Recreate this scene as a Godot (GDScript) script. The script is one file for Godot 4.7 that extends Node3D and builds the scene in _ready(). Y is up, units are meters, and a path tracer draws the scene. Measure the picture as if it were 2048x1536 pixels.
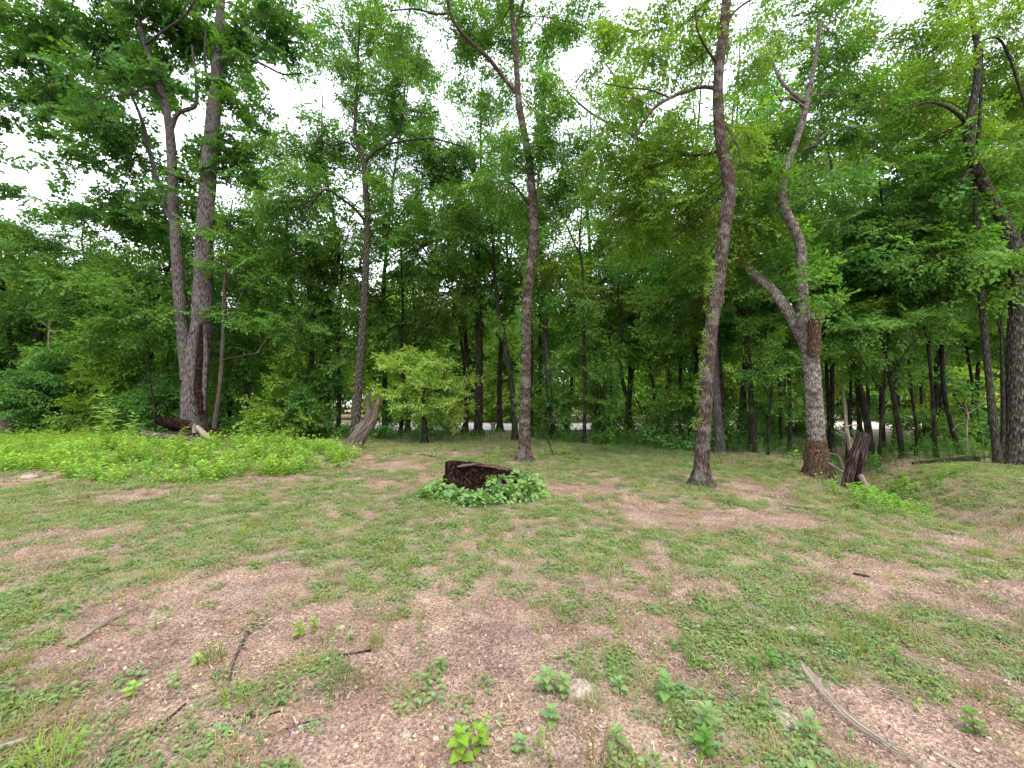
extends Node3D
# A mown clearing at the edge of a summer wood, overcast daylight.

const FOCAL := 768.0          # photo pixels (2048 wide) per unit of tan
const EYE := 1.6
const PITCH := 2.76           # degrees the lens looks up
const HORIZON := 805.0

var rng := RandomNumberGenerator.new()
var soil_noise := FastNoiseLite.new()
var bump_noise := FastNoiseLite.new()
var lump_noise := FastNoiseLite.new()
var names := {}
var M := {}
var S := {}                   # shared meshes: sprays, tufts, weeds

# ------------------------------------------------------------------ helpers
class Acc:
	var v := PackedVector3Array()
	var n := PackedVector3Array()
	var t := PackedVector2Array()
	var c := PackedColorArray()
	var i := PackedInt32Array()
	func tri(a: Vector3, b: Vector3, d: Vector3, col: Color) -> void:
		var nn := (d - a).cross(b - a).normalized()
		var k := v.size()
		v.append(a); v.append(b); v.append(d)
		n.append(nn); n.append(nn); n.append(nn)
		c.append(col); c.append(col); c.append(col)
		t.append(Vector2(a.x, a.z)); t.append(Vector2(b.x, b.z)); t.append(Vector2(d.x, d.z))
		i.append(k); i.append(k + 1); i.append(k + 2)
	func mesh(m: Material) -> ArrayMesh:
		var arr := []
		arr.resize(Mesh.ARRAY_MAX)
		arr[Mesh.ARRAY_VERTEX] = v
		arr[Mesh.ARRAY_NORMAL] = n
		arr[Mesh.ARRAY_TEX_UV] = t
		if c.size() == v.size():
			arr[Mesh.ARRAY_COLOR] = c
		arr[Mesh.ARRAY_INDEX] = i
		var am := ArrayMesh.new()
		am.add_surface_from_arrays(Mesh.PRIMITIVE_TRIANGLES, arr)
		am.surface_set_material(0, m)
		return am

func numbered(called: String) -> String:
	names[called] = names.get(called, -1) + 1
	return called if names[called] == 0 else "%s_%03d" % [called, names[called]]

func tag(o: Node3D, label: String, category: String, group := "", kind := "") -> Node3D:
	o.set_meta("label", label)
	if category: o.set_meta("category", category)
	if group: o.set_meta("group", group)
	if kind: o.set_meta("kind", kind)
	return o

func thing(called: String, label: String, category: String, at: Vector3, group := "") -> Node3D:
	var o := Node3D.new()
	o.name = numbered(called)
	add_child(o)
	o.position = at
	return tag(o, label, category, group)

func part(called: String, mesh: Mesh, parent: Node3D, m: Material = null) -> MeshInstance3D:
	var o := MeshInstance3D.new()
	o.name = called
	o.mesh = mesh
	if m: o.material_override = m
	parent.add_child(o, true)
	return o

func copies(called: String, mesh: Mesh, where: Array, tints: PackedColorArray, parent: Node3D) -> MultiMeshInstance3D:
	var mm := MultiMesh.new()
	mm.transform_format = MultiMesh.TRANSFORM_3D
	mm.use_colors = true
	mm.mesh = mesh
	mm.instance_count = where.size()
	for k in where.size():
		mm.set_instance_transform(k, where[k])
		mm.set_instance_color(k, tints[k])
	var o := MultiMeshInstance3D.new()
	o.name = called
	o.multimesh = mm
	parent.add_child(o, true)
	return o

func rr(a: float, b: float) -> float:
	return rng.randf_range(a, b)

func rdir() -> Vector3:
	var y := rr(-1, 1)
	var a := rr(0, TAU)
	var s := sqrt(1.0 - y * y)
	return Vector3(s * cos(a), y, s * sin(a))

# a pixel of the photograph gives a direction; the depth comes from what the thing stands on
func look(px: float, py: float) -> Vector3:
	var d := Vector3((px - 1024.0) / FOCAL, (768.0 - py) / FOCAL, -1.0)
	return d.rotated(Vector3.RIGHT, deg_to_rad(PITCH))

func at(px: float, py: float, depth: float) -> Vector3:
	var d := look(px, py)
	return Vector3(0, EYE, 0) + d * (depth / -d.z)

func on_ground(px: float, py: float) -> Vector3:
	var d := look(px, py)
	var p := Vector3(0, EYE, 0)
	var s := 0.4
	for k in 400:
		var q := p + d * 0.1
		if q.y < ground_y(q.x, q.z):
			for i in 10:
				var m := (p + q) * 0.5
				if m.y < ground_y(m.x, m.z): q = m
				else: p = m
			return Vector3(q.x, ground_y(q.x, q.z), q.z)
		p = q
	return p

# ------------------------------------------------------------------ terrain
var gully := PackedVector2Array([Vector2(16, -18), Vector2(11.2, -13), Vector2(8.8, -10), Vector2(8.0, -8.3), Vector2(7.5, -6.8), Vector2(7.2, -5.2), Vector2(7.3, -3.6), Vector2(9, -1)])
var edge := PackedVector2Array([Vector2(-60, 24), Vector2(-28.8, 21.6), Vector2(-17.8, 18.9), Vector2(-9, 16.6), Vector2(-3.5, 16.0), Vector2(1.5, 15.6), Vector2(3.9, 13.6), Vector2(5.9, 12.2), Vector2(7.7, 11.3), Vector2(8.6, 10.4), Vector2(11.2, 10.2), Vector2(12.1, 9.6), Vector2(30, 9)])

func wood_edge(x: float) -> float:      # depth at which the wood begins
	for k in edge.size() - 1:
		if x < edge[k + 1].x:
			return lerpf(edge[k].y, edge[k + 1].y, clampf((x - edge[k].x) / (edge[k + 1].x - edge[k].x), 0, 1))
	return edge[edge.size() - 1].y

func gully_at(x: float, z: float) -> float:
	var best := 99.0
	if x < 3.0: return best
	var p := Vector2(x, z)
	for k in gully.size() - 1:
		var q := Geometry2D.get_closest_point_to_segment(p, gully[k], gully[k + 1])
		best = minf(best, p.distance_to(q))
	return best

func ground_y(x: float, z: float) -> float:
	var y := 0.05 * bump_noise.get_noise_2d(x * 9, z * 9) + 0.018 * bump_noise.get_noise_2d(x * 55, z * 55)
	var g := gully_at(x, z)
	if g < 4.0:
		y -= 0.58 * exp(-g * g / 0.85)
	var m := Vector2((x + 9.0) / 5.2, (z + 10.8) / 2.1).length_squared()
	y += 0.42 * exp(-m)
	y += 0.06 * smoothstep(8.2, 10.5, x) * smoothstep(-14.0, -10.0, z)
	return y

# bare and green patches of the clearing, as [px, py, half width, half height, amount]; amount > 0 is bare soil
var patches := [
	[430, 1215, 330, 75, 0.75], [230, 1330, 210, 70, 0.45], [330, 1430, 220, 60, 0.45], [1010, 1225, 300, 80, 0.5], [700, 1470, 230, 60, 0.85], [1010, 1480, 120, 60, 0.6],
	[1290, 1500, 160, 50, 0.7], [1680, 1410, 110, 60, 0.8], [1880, 1500, 200, 60, 0.8], [1980, 1380, 90, 60, 0.5], [2030, 1200, 60, 60, 0.7], [1290, 1010, 120, 20, 0.6],
	[1470, 1035, 180, 22, 0.85], [1620, 1045, 70, 16, 0.6], [1940, 1000, 80, 20, 0.8], [90, 1065, 110, 22, 0.7], [290, 992, 60, 14, 0.9], [60, 962, 70, 10, 0.9],
	[1160, 985, 80, 16, 0.7], [740, 938, 90, 10, 0.9], [600, 895, 90, 7, 0.6], [800, 915, 120, 8, 0.4], [1000, 902, 120, 8, 0.5], [1340, 962, 100, 10, 0.4], [1480, 975, 90, 12, 0.3],
	[1150, 1150, 130, 36, 0.5], [1750, 1140, 130, 36, 0.5], [990, 1050, 90, 18, 0.55], [1930, 1075, 60, 14, 0.7], [560, 960, 70, 8, 0.8],
	[80, 1180, 190, 75, -0.6], [620, 1080, 220, 40, -0.35], [1130, 1100, 180, 30, -0.3], [1400, 1110, 200, 45, -0.45], [1800, 1040, 260, 30, -0.6], [1700, 1240, 230, 60, -0.3],
	[1450, 1300, 160, 60, -0.5], [1850, 985, 200, 22, -0.7], [2000, 960, 120, 20, -0.5], [900, 1150, 220, 40, -0.45], [330, 1040, 300, 24, -0.35], [60, 1420, 110, 90, -0.5],
	[1900, 1150, 160, 40, -0.35], [850, 1370, 160, 60, -0.25], [1640, 1330, 120, 40, -0.35], [1200, 915, 150, 12, -0.5], [1420, 930, 150, 12, -0.5], [450, 1010, 250, 18, -0.4],
]
var spots := []

func bare(x: float, z: float) -> float:     # 0 thick green .. 1 bare soil
	var b := 0.40 + 0.55 * soil_noise.get_noise_2d(x * 1.0, z * 1.0) + 0.42 * soil_noise.get_noise_2d(x * 3.1 + 50, z * 3.1) + 0.45 * soil_noise.get_noise_2d(x * 8.0, z * 8.0 + 70)
	b += 0.12 * (1.0 - smoothstep(2.5, 5.0, -z)) - 0.10 * smoothstep(7.0, 10.0, -z)
	for s in spots:
		var q := Vector2((x - s[0]) / s[2], (z - s[1]) / s[3]).length_squared()
		if q < 4.0:
			b += s[4] * 0.62 * exp(-q)
	return clampf(b, 0.0, 1.0)

func build_ground() -> void:
	for p in patches:
		var c := at_flat(p[0], p[1])
		var up := at_flat(p[0], p[1] - p[3])
		spots.append([c.x, c.z, p[2] / FOCAL * -c.z, absf(up.z - c.z), p[4]])
	var xs := PackedFloat32Array()
	var zs := PackedFloat32Array()
	var x := -70.0
	while x <= 70.0:
		xs.append(x)
		x += 0.09 if absf(x) < 7.5 else (0.2 if absf(x) < 14 else 1.0 if absf(x) < 30 else 4.0)
	var z := 3.0
	while z >= -95.0:
		zs.append(z)
		z -= 0.09 if z > -8.5 else (0.2 if z > -18 else 1.0 if z > -36 else 5.0)
	var a := Acc.new()
	var w := xs.size()
	for j in zs.size():
		for k in w:
			var px := xs[k]
			var pz := zs[j]
			var y := ground_y(px, pz)
			a.v.append(Vector3(px, y, pz))
			var e := 0.12
			a.n.append(Vector3(y - ground_y(px + e, pz), e, y - ground_y(px, pz + e)).normalized())
			a.t.append(Vector2(px, pz))
			a.c.append(ground_color(px, pz))
	for j in zs.size() - 1:
		for k in w - 1:
			var q := j * w + k
			a.i.append_array(PackedInt32Array([q, q + w, q + 1, q + 1, q + w, q + w + 1]))
	var o := part("ground", a.mesh(M.soil), self)
	o.set_meta("kind", "structure")
	tag(o, "pinkish bare soil and thin mown turf of the clearing", "ground", "", "structure")

func at_flat(px: float, py: float) -> Vector3:
	var d := look(px, py)
	return Vector3(0, EYE, 0) + d * (EYE / -d.y)

func ground_color(x: float, z: float) -> Color:
	var b := bare(x, z)
	var soil := Color(0.42, 0.305, 0.268)
	var pale := Color(0.53, 0.385, 0.32)
	var thatch := Color(0.35, 0.275, 0.235)
	var turf := Color(0.32, 0.29, 0.20)
	var k := soil_noise.get_noise_2d(x * 5.0 + 9, z * 5.0 - 20) * 0.5 + 0.5
	var s := soil.lerp(pale, k)
	s = s.lerp(thatch, clampf(0.35 + 0.9 * soil_noise.get_noise_2d(x * 14, z * 14 + 31), 0.0, 0.85))
	var col := turf.lerp(thatch, smoothstep(0.15, 0.45, b)).lerp(s, smoothstep(0.35, 0.75, b))
	return col

# ------------------------------------------------------------------ tubes
func smooth(pts: Array, rad: Array, per: int) -> Array:
	var op := PackedVector3Array()
	var orad := PackedFloat32Array()
	for k in pts.size() - 1:
		var p0: Vector3 = pts[maxi(k - 1, 0)]
		var p1: Vector3 = pts[k]
		var p2: Vector3 = pts[k + 1]
		var p3: Vector3 = pts[mini(k + 2, pts.size() - 1)]
		for s in per:
			var u := float(s) / per
			op.append(p1.cubic_interpolate(p2, p0, p3, u))
			orad.append(lerpf(rad[k], rad[k + 1], u))
	op.append(pts[pts.size() - 1])
	orad.append(rad[rad.size() - 1])
	return [op, orad]

# adds a bent, tapering round limb; uneven gives it lumps and flutes
func tube(a: Acc, p: PackedVector3Array, r: PackedFloat32Array, sides: int, uneven := 0.06, around := 2.0, closed := true, roots := 0.0) -> void:
	var first := a.v.size()
	var side := Vector3.RIGHT
	var run := 0.0
	var off := rr(0, 100)
	for k in p.size():
		var d := (p[mini(k + 1, p.size() - 1)] - p[maxi(k - 1, 0)]).normalized()
		side = (side - d * side.dot(d))
		if side.length() < 0.05:
			side = d.cross(Vector3.FORWARD)
		side = side.normalized()
		var up := d.cross(side)
		if k > 0: run += p[k].distance_to(p[k - 1])
		for s in sides + 1:
			var ang := TAU * s / sides
			var dir := side * cos(ang) + up * sin(ang)
			var q := 1.0 + uneven * 1.6 * lump_noise.get_noise_3d(cos(ang) * 30 + off, sin(ang) * 30, run * 22) + uneven * lump_noise.get_noise_3d(cos(ang) * 80 + off, sin(ang) * 80, run * 110)
			if roots > 0.0:
				q += roots * exp(-maxf(p[k].y, 0.0) / 0.13) * pow(0.5 + 0.5 * cos(ang * 5.0 + off + 1.3 * sin(ang * 2.0 + off)), 2.0)
			a.v.append(p[k] + dir * r[k] * q)
			a.n.append(dir)
			a.t.append(Vector2(around * s / sides, run))
		if k > 0:
			for s in sides:
				var q0 := first + (k - 1) * (sides + 1) + s
				var q1 := q0 + sides + 1
				a.i.append_array(PackedInt32Array([q0, q1, q0 + 1, q1, q1 + 1, q0 + 1]))
	if closed:
		var c := a.v.size()
		var e := p[p.size() - 1]
		var nd := (e - p[p.size() - 2]).normalized()
		a.v.append(e + nd * r[r.size() - 1] * 0.4); a.n.append(nd); a.t.append(Vector2(0.5, run))
		for s in sides:
			a.i.append_array(PackedInt32Array([c - sides + s, c - sides - 1 + s, c]))

# a limb from photo pixels at a depth: rows of [px, py, width in px, depth change]
func px_path(rows: Array, depth: float, base: Vector3, slim := 1.0) -> Array:
	var pts := []
	var rad := []
	for q in rows:
		var d: float = depth + (q[3] if q.size() > 3 else 0.0)
		pts.append(at(q[0], q[1], d) - base)
		var sidew := 1.0 / sqrt(1.0 + pow((q[0] - 1024.0) / FOCAL, 2))
		rad.append(q[2] * 0.5 / FOCAL * d * sidew * slim)
	return [pts, rad]

# ------------------------------------------------------------------ leaves
func leaf(a: Acc, p: Vector3, dir: Vector3, up: Vector3, l: float, w: float, col: Color) -> void:
	var side := dir.cross(up).normalized()
	var m := p + dir * l * 0.42 - up * l * 0.04
	var tip := p + dir * l - up * l * 0.16
	var lf := p + dir * l * 0.40 + side * w * 0.5 + up * l * 0.05
	var rt := p + dir * l * 0.40 - side * w * 0.5 + up * l * 0.05
	var c2 := Color(col.r * 1.04, col.g * 1.03, col.b)
	a.tri(p, lf, m, col); a.tri(lf, tip, m, col); a.tri(tip, rt, m, c2); a.tri(rt, p, m, c2)

func lobed_leaf(a: Acc, p: Vector3, dir: Vector3, up: Vector3, l: float, col: Color) -> void:
	var side := dir.cross(up).normalized()
	var shape := [[0.0, 0.0], [0.05, 0.32], [0.30, 0.62], [0.42, 0.34], [0.74, 0.50], [0.70, 0.20], [1.0, 0.0], [0.70, -0.20], [0.74, -0.50], [0.42, -0.34], [0.30, -0.62], [0.05, -0.32]]
	var c := p + dir * l * 0.4 - up * l * 0.03
	var q := []
	for s in shape:
		q.append(p + dir * l * s[0] + side * l * s[1] - up * l * 0.22 * (s[0] * s[0] + s[1] * s[1]))
	for k in 12:
		a.tri(q[k], q[(k + 1) % 12], c, col)

func stem_strip(a: Acc, p: Vector3, q: Vector3, w: float, col: Color) -> void:
	var d := (q - p).normalized()
	var s := d.cross(Vector3.UP)
	if s.length() < 0.1: s = d.cross(Vector3.RIGHT)
	s = s.normalized() * w
	var u := d.cross(s)
	a.tri(p + s, q, p - s, col); a.tri(p + u, q, p - u, col)

# a leafy spray: a twig of length l along +z with side twigs, leaves in loose layers
func spray(seed_: int, l: float, wide: float, n_side: int, ll: float, lw: float, lobed: bool, hang: float) -> ArrayMesh:
	rng.seed = seed_
	var a := Acc.new()
	var wood := Color(0.75, 0.42, 0.55)
	var pts := []
	var bendx := rr(-0.15, 0.15)
	for k in 6:
		var u := k / 5.0
		pts.append(Vector3(bendx * u * u * l, 0.06 * l * sin(u * 3.0) - hang * l * u * u, u * l))
	for k in 5:
		stem_strip(a, pts[k], pts[k + 1], 0.006 * (1.0 - k * 0.13), wood)
	for s in n_side + 1:
		var u: float = (s + 0.7) / (n_side + 0.7)
		var f := minf(u * 5.0, 4.999)
		var b: Vector3 = pts[int(f)].lerp(pts[int(f) + 1], f - int(f))
		var sgn := 1.0 if s % 2 == 0 else -1.0
		var ang := sgn * rr(0.6, 1.15) if s < n_side else 0.0
		var d := Vector3(sin(ang), rr(-0.25, 0.22), cos(ang)).normalized()
		var tl := wide * (1.15 - 0.6 * u) * rr(0.7, 1.2) if s < n_side else ll
		var e := b + d * tl - Vector3(0, hang * tl * 0.5, 0)
		stem_strip(a, b, e, 0.0035, wood)
		var count := maxi(2, int(tl / (ll * 0.62)))
		for k in count + 1:
			var v := (k + 0.5) / (count + 0.5)
			var p := b.lerp(e, minf(v, 1.0))
			var sg2 := 1.0 if k % 2 == 0 else -1.0
			var la := sg2 * rr(0.5, 1.2) if k < count else 0.0
			var ld := d.rotated(Vector3.UP, la)
			ld.y += rr(-0.8, 0.25) - hang * 0.5
			ld = ld.normalized()
			var upv := (Vector3.UP + rdir() * 0.8).normalized()
			upv = (upv - ld * upv.dot(ld)).normalized()
			var sh := rr(0.72, 1.3)
			var col := Color(sh * rr(0.9, 1.12), sh, sh * rr(0.8, 1.2))
			var size := rr(0.5, 1.35)
			if lobed: lobed_leaf(a, p + ld * ll * 0.3, ld, upv, ll * size, col)
			else: leaf(a, p, ld, upv, ll * size, lw * size, col)
	return a.mesh(M.leaf)

# an upright weed: stem with crossed pairs of leaves
func weed(seed_: int, h: float, pairs: int, ll: float, lw: float) -> ArrayMesh:
	rng.seed = seed_
	var a := Acc.new()
	var lean := Vector3(rr(-0.15, 0.15), 1, rr(-0.15, 0.15))
	stem_strip(a, Vector3.ZERO, lean * h, 0.004 + h * 0.006, Color(0.8, 0.6, 0.5))
	for k in pairs:
		var u := (k + 0.8) / (pairs + 0.3)
		var ang := k * 1.75 + rr(-0.4, 0.4)
		for s in 2:
			var d := Vector3(cos(ang + PI * s), rr(0.05, 0.5), sin(ang + PI * s)).normalized()
			var sh := rr(0.75, 1.25)
			var upv := (Vector3.UP - d * d.y + rdir() * 0.25)
			upv = (upv - d * upv.dot(d)).normalized()
			var size := (1.05 - 0.45 * absf(u - 0.45)) * rr(0.7, 1.15)
			leaf(a, lean * h * u, d, upv, ll * size, lw * size, Color(sh * rr(0.92, 1.1), sh, sh * rr(0.8, 1.15)))
	for k in 3:
		var d := Vector3(cos(k * 2.1), rr(0.5, 1.1), sin(k * 2.1)).normalized()
		leaf(a, lean * h, d, (Vector3.UP - d * d.y).normalized(), ll * 0.6, lw * 0.6, Color(1.2, 1.15, 1.0))
	return a.mesh(M.leaf)

# a low mat of small round leaves
func mat(seed_: int, r: float, n: int, ll: float, lw: float, h: float) -> ArrayMesh:
	rng.seed = seed_
	var a := Acc.new()
	for k in n:
		var ang := rr(0, TAU)
		var q := sqrt(rng.randf()) * r
		var p := Vector3(cos(ang) * q, rr(0.15, 1.0) * h * (1.1 - q / r * 0.6), sin(ang) * q)
		var b := rr(0, TAU)
		var d := Vector3(cos(b), rr(-0.35, 0.35), sin(b)).normalized()
		var upv := (Vector3.UP - d * d.y + rdir() * 0.3)
		upv = (upv - d * upv.dot(d)).normalized()
		var sh := rr(0.68, 1.32)
		var size := rr(0.6, 1.3)
		leaf(a, p, d, upv, ll * size, lw * size, Color(sh * rr(0.9, 1.15), sh, sh * rr(0.8, 1.2)))
	return a.mesh(M.leaf)

# a tuft of grass blades
func tuft(seed_: int, r: float, n: int, h: float, w: float, splay: float) -> ArrayMesh:
	rng.seed = seed_
	var a := Acc.new()
	for k in n:
		var ang := rr(0, TAU)
		var q := sqrt(rng.randf()) * r
		var p := Vector3(cos(ang) * q, -0.004, sin(ang) * q)
		var out := Vector3(cos(ang + rr(-0.9, 0.9)), 0, sin(ang + rr(-0.9, 0.9)))
		var hh := h * rr(0.45, 1.15)
		var side := out.cross(Vector3.UP).normalized().rotated(Vector3.UP, rr(-1, 1)) * w * rr(0.6, 1.2)
		var sp := splay * rr(0.3, 1.3)
		var m := p + Vector3.UP * hh * 0.6 + out * hh * sp * 0.35
		var e := p + Vector3.UP * hh * rr(0.75, 1.0) + out * hh * sp
		var sh := rr(0.7, 1.3)
		var col := Color(sh * rr(0.92, 1.18), sh, sh * rr(0.8, 1.1))
		a.tri(p - side, m - side * 0.8, p + side, col); a.tri(p + side, m - side * 0.8, m + side * 0.8, col)
		a.tri(m - side * 0.8, e, m + side * 0.8, col)
	return a.mesh(M.leaf)

# dead straw, chips and leaf scraps lying on the soil
func litter(seed_: int, r: float, n: int, big: float) -> ArrayMesh:
	rng.seed = seed_
	var a := Acc.new()
	for k in n:
		var ang := rr(0, TAU)
		var q := sqrt(rng.randf()) * r
		var p := Vector3(cos(ang) * q, rr(0.002, 0.012), sin(ang) * q)
		var b := rr(0, TAU)
		var d := Vector3(cos(b), rr(-0.12, 0.18), sin(b))
		var sh := rr(0.42, 1.08)
		var col := Color(sh, sh * rr(0.84, 1.0), sh * rr(0.75, 1.05))
		if rng.randf() < 0.6:
			var l := rr(0.008, 0.04) * big
			var s := d.cross(Vector3.UP).normalized() * rr(0.0007, 0.0015) * big
			var mm := p + d * l * 0.5 + Vector3.UP * rr(0, 0.008) + s * rr(-4, 4)
			a.tri(p - s, mm - s, p + s, col); a.tri(p + s, mm - s, mm + s, col); a.tri(mm - s, p + d * l, mm + s, col)
		else:
			var upv := (Vector3.UP + rdir() * 0.5).normalized()
			leaf(a, p, (d - upv * d.dot(upv)).normalized(), upv, rr(0.006, 0.019) * big, rr(0.004, 0.010) * big, col)
	return a.mesh(M.dry)

func stone_mesh(seed_: int, sx: float, sy: float, sz: float) -> ArrayMesh:
	rng.seed = seed_
	var a := Acc.new()
	var off := rr(0, 500)
	var rows := 10
	var cols := 16
	for j in rows + 1:
		for k in cols + 1:
			var th := PI * j / rows
			var ph := TAU * (k % cols) / cols
			var d := Vector3(sin(th) * cos(ph), cos(th), sin(th) * sin(ph))
			var q := 1.0 + 0.42 * lump_noise.get_noise_3d(d.x * 42 + off, d.y * 42, d.z * 42) + 0.16 * lump_noise.get_noise_3d(d.x * 130 + off, d.y * 130, d.z * 130)
			a.v.append(Vector3(d.x * sx, d.y * sy, d.z * sz) * q)
			a.t.append(Vector2(k * 0.1, j * 0.1))
			a.n.append(Vector3(d.x / sx, d.y / sy, d.z / sz).normalized())
	for j in rows:
		for k in cols:
			var q0 := j * (cols + 1) + k
			var q1 := q0 + cols + 1
			a.i.append_array(PackedInt32Array([q0, q1, q0 + 1, q1, q1 + 1, q0 + 1]))
	return a.mesh(M.stone)

# ------------------------------------------------------------------ materials
func ramp(stops: Array) -> Gradient:
	var g := Gradient.new()
	var o := PackedFloat32Array()
	var c := PackedColorArray()
	for s in stops:
		o.append(s[0])
		c.append((s[1] as Color).linear_to_srgb())
	g.offsets = o
	g.colors = c
	return g

func noise_tex(seed_: int, kind: int, freq: float, octaves: int, stops: Array, size := 512) -> NoiseTexture2D:
	var n := FastNoiseLite.new()
	n.seed = seed_
	n.noise_type = kind
	n.frequency = freq
	n.fractal_octaves = octaves
	n.fractal_gain = 0.6
	var t := NoiseTexture2D.new()
	t.width = size
	t.height = size
	t.seamless = true
	t.noise = n
	if stops.size(): t.color_ramp = ramp(stops)
	return t

func bark(called: String, seed_: int, dark: Color, mid: Color, light: Color, uscale: Vector2, relief: float, blotch: Array) -> void:
	var m := StandardMaterial3D.new()
	m.resource_name = called
	m.albedo_texture = noise_tex(seed_, FastNoiseLite.TYPE_SIMPLEX_SMOOTH, 0.013, 6, [[0.18, dark], [0.48, mid], [0.82, light]])
	m.heightmap_enabled = true
	m.heightmap_texture = noise_tex(seed_, FastNoiseLite.TYPE_SIMPLEX_SMOOTH, 0.013, 6, [[0.15, Color.BLACK], [0.7, Color.WHITE]])
	m.heightmap_scale = relief
	m.uv1_scale = Vector3(uscale.x, uscale.y, 1)
	m.roughness = 0.92
	m.metallic_specular = 0.25
	if blotch.size():
		m.detail_enabled = true
		m.detail_uv_layer = BaseMaterial3D.DETAIL_UV_2
		m.uv2_triplanar = true
		m.uv2_scale = Vector3.ONE * blotch[0]
		m.detail_albedo = noise_tex(seed_ + 7, FastNoiseLite.TYPE_SIMPLEX_SMOOTH, 0.014, 5, blotch[1])
	M[called] = m

func clear(c: Color, a: float) -> Color:
	return Color(c.r, c.g, c.b, a)

func make_materials() -> void:
	var m := StandardMaterial3D.new()
	m.resource_name = "leaf"
	m.vertex_color_use_as_albedo = true
	m.backlight_enabled = true
	m.backlight = Color(0.95, 1.0, 0.55)
	m.roughness = 0.55
	m.metallic_specular = 0.35
	M.leaf = m
	m = StandardMaterial3D.new()
	m.resource_name = "dry_litter"
	m.vertex_color_use_as_albedo = true
	m.roughness = 0.9
	m.metallic_specular = 0.2
	M.dry = m
	m = StandardMaterial3D.new()
	m.resource_name = "soil"
	m.vertex_color_use_as_albedo = true
	m.albedo_texture = noise_tex(3, FastNoiseLite.TYPE_SIMPLEX, 0.035, 6, [[0.1, Color(0.42, 0.37, 0.34)], [0.45, Color(0.80, 0.76, 0.72)], [0.75, Color(1, 0.99, 0.96)]], 1024)
	m.uv1_scale = Vector3(0.83, 0.83, 1)
	m.heightmap_enabled = true
	m.heightmap_texture = noise_tex(3, FastNoiseLite.TYPE_SIMPLEX, 0.035, 6, [], 1024)
	m.heightmap_scale = 2.2
	m.roughness = 0.95
	m.metallic_specular = 0.2
	M.soil = m
	m = StandardMaterial3D.new()
	m.resource_name = "stone"
	m.albedo_texture = noise_tex(21, FastNoiseLite.TYPE_SIMPLEX_SMOOTH, 0.02, 5, [[0.2, Color(0.15, 0.11, 0.09)], [0.5, Color(0.29, 0.235, 0.20)], [0.8, Color(0.44, 0.38, 0.33)]])
	m.uv1_triplanar = true
	m.uv1_scale = Vector3.ONE * 3.0
	m.heightmap_enabled = true
	m.heightmap_texture = noise_tex(22, FastNoiseLite.TYPE_SIMPLEX_SMOOTH, 0.03, 5, [])
	m.heightmap_scale = 1.0
	m.roughness = 0.9
	M.stone = m
	m = m.duplicate()
	m.resource_name = "dark_stone"
	m.albedo_color = Color(0.6, 0.62, 0.6)
	M.dark_stone = m
	m = StandardMaterial3D.new()
	m.resource_name = "pale_gravel"
	m.albedo_texture = noise_tex(25, FastNoiseLite.TYPE_SIMPLEX, 0.06, 5, [[0.2, Color(0.42, 0.39, 0.36)], [0.7, Color(0.62, 0.585, 0.55)]])
	m.roughness = 0.95
	M.gravel = m
	var moss := Color(0.10, 0.12, 0.035)
	bark("bark_grey", 31, Color(0.028, 0.021, 0.021), Color(0.10, 0.082, 0.08), Color(0.19, 0.165, 0.162), Vector2(2, 0.5), 3.0, [0.35, [[0.45, clear(Color(0.17, 0.15, 0.15), 0)], [0.7, clear(Color(0.20, 0.18, 0.18), 0.5)]]])
	bark("bark_scaly", 32, Color(0.022, 0.016, 0.014), Color(0.075, 0.058, 0.051), Color(0.20, 0.168, 0.152), Vector2(1.2, 0.9), 4.0, [0.3, [[0.36, clear(Color(0.26, 0.23, 0.21), 0.65)], [0.52, clear(Color(0.12, 0.07, 0.05), 0)], [0.72, clear(Color(0.12, 0.065, 0.045), 0.6)]]])
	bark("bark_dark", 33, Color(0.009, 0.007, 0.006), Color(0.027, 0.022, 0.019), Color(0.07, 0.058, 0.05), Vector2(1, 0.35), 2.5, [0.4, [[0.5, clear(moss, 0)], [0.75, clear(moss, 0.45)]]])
	bark("bark_sycamore", 34, Color(0.07, 0.05, 0.045), Color(0.22, 0.195, 0.18), Color(0.40, 0.375, 0.36), Vector2(1.5, 1.4), 2.0, [0.7, [[0.40, clear(Color(0.07, 0.035, 0.025), 0.0)], [0.50, clear(Color(0.08, 0.045, 0.03), 0.75)], [0.56, clear(Color(0.10, 0.06, 0.04), 0.3)], [0.66, clear(Color(0.055, 0.035, 0.03), 0.9)]]])
	bark("bark_base", 35, Color(0.03, 0.014, 0.010), Color(0.105, 0.055, 0.037), Color(0.24, 0.17, 0.14), Vector2(1.5, 1.4), 2.5, [0.5, [[0.42, clear(Color(0.10, 0.08, 0.05), 0.0)], [0.6, clear(Color(0.08, 0.06, 0.035), 0.7)]]])
	bark("bark_mottled", 36, Color(0.014, 0.011, 0.010), Color(0.052, 0.044, 0.041), Color(0.18, 0.165, 0.16), Vector2(1.2, 0.8), 4.0, [0.5, [[0.5, clear(moss, 0)], [0.7, clear(Color(0.10, 0.085, 0.035), 0.55)]]])
	bark("wood_grey", 37, Color(0.04, 0.028, 0.025), Color(0.17, 0.13, 0.115), Color(0.34, 0.29, 0.265), Vector2(2.5, 0.25), 4.0, [])
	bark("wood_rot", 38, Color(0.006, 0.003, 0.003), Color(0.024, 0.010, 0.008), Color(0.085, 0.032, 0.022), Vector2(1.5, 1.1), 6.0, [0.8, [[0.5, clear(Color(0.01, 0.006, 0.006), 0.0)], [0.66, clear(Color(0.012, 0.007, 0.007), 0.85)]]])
	bark("wood_pale", 39, Color(0.18, 0.14, 0.11), Color(0.38, 0.31, 0.255), Color(0.54, 0.47, 0.41), Vector2(2, 0.3), 2.0, [])
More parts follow.
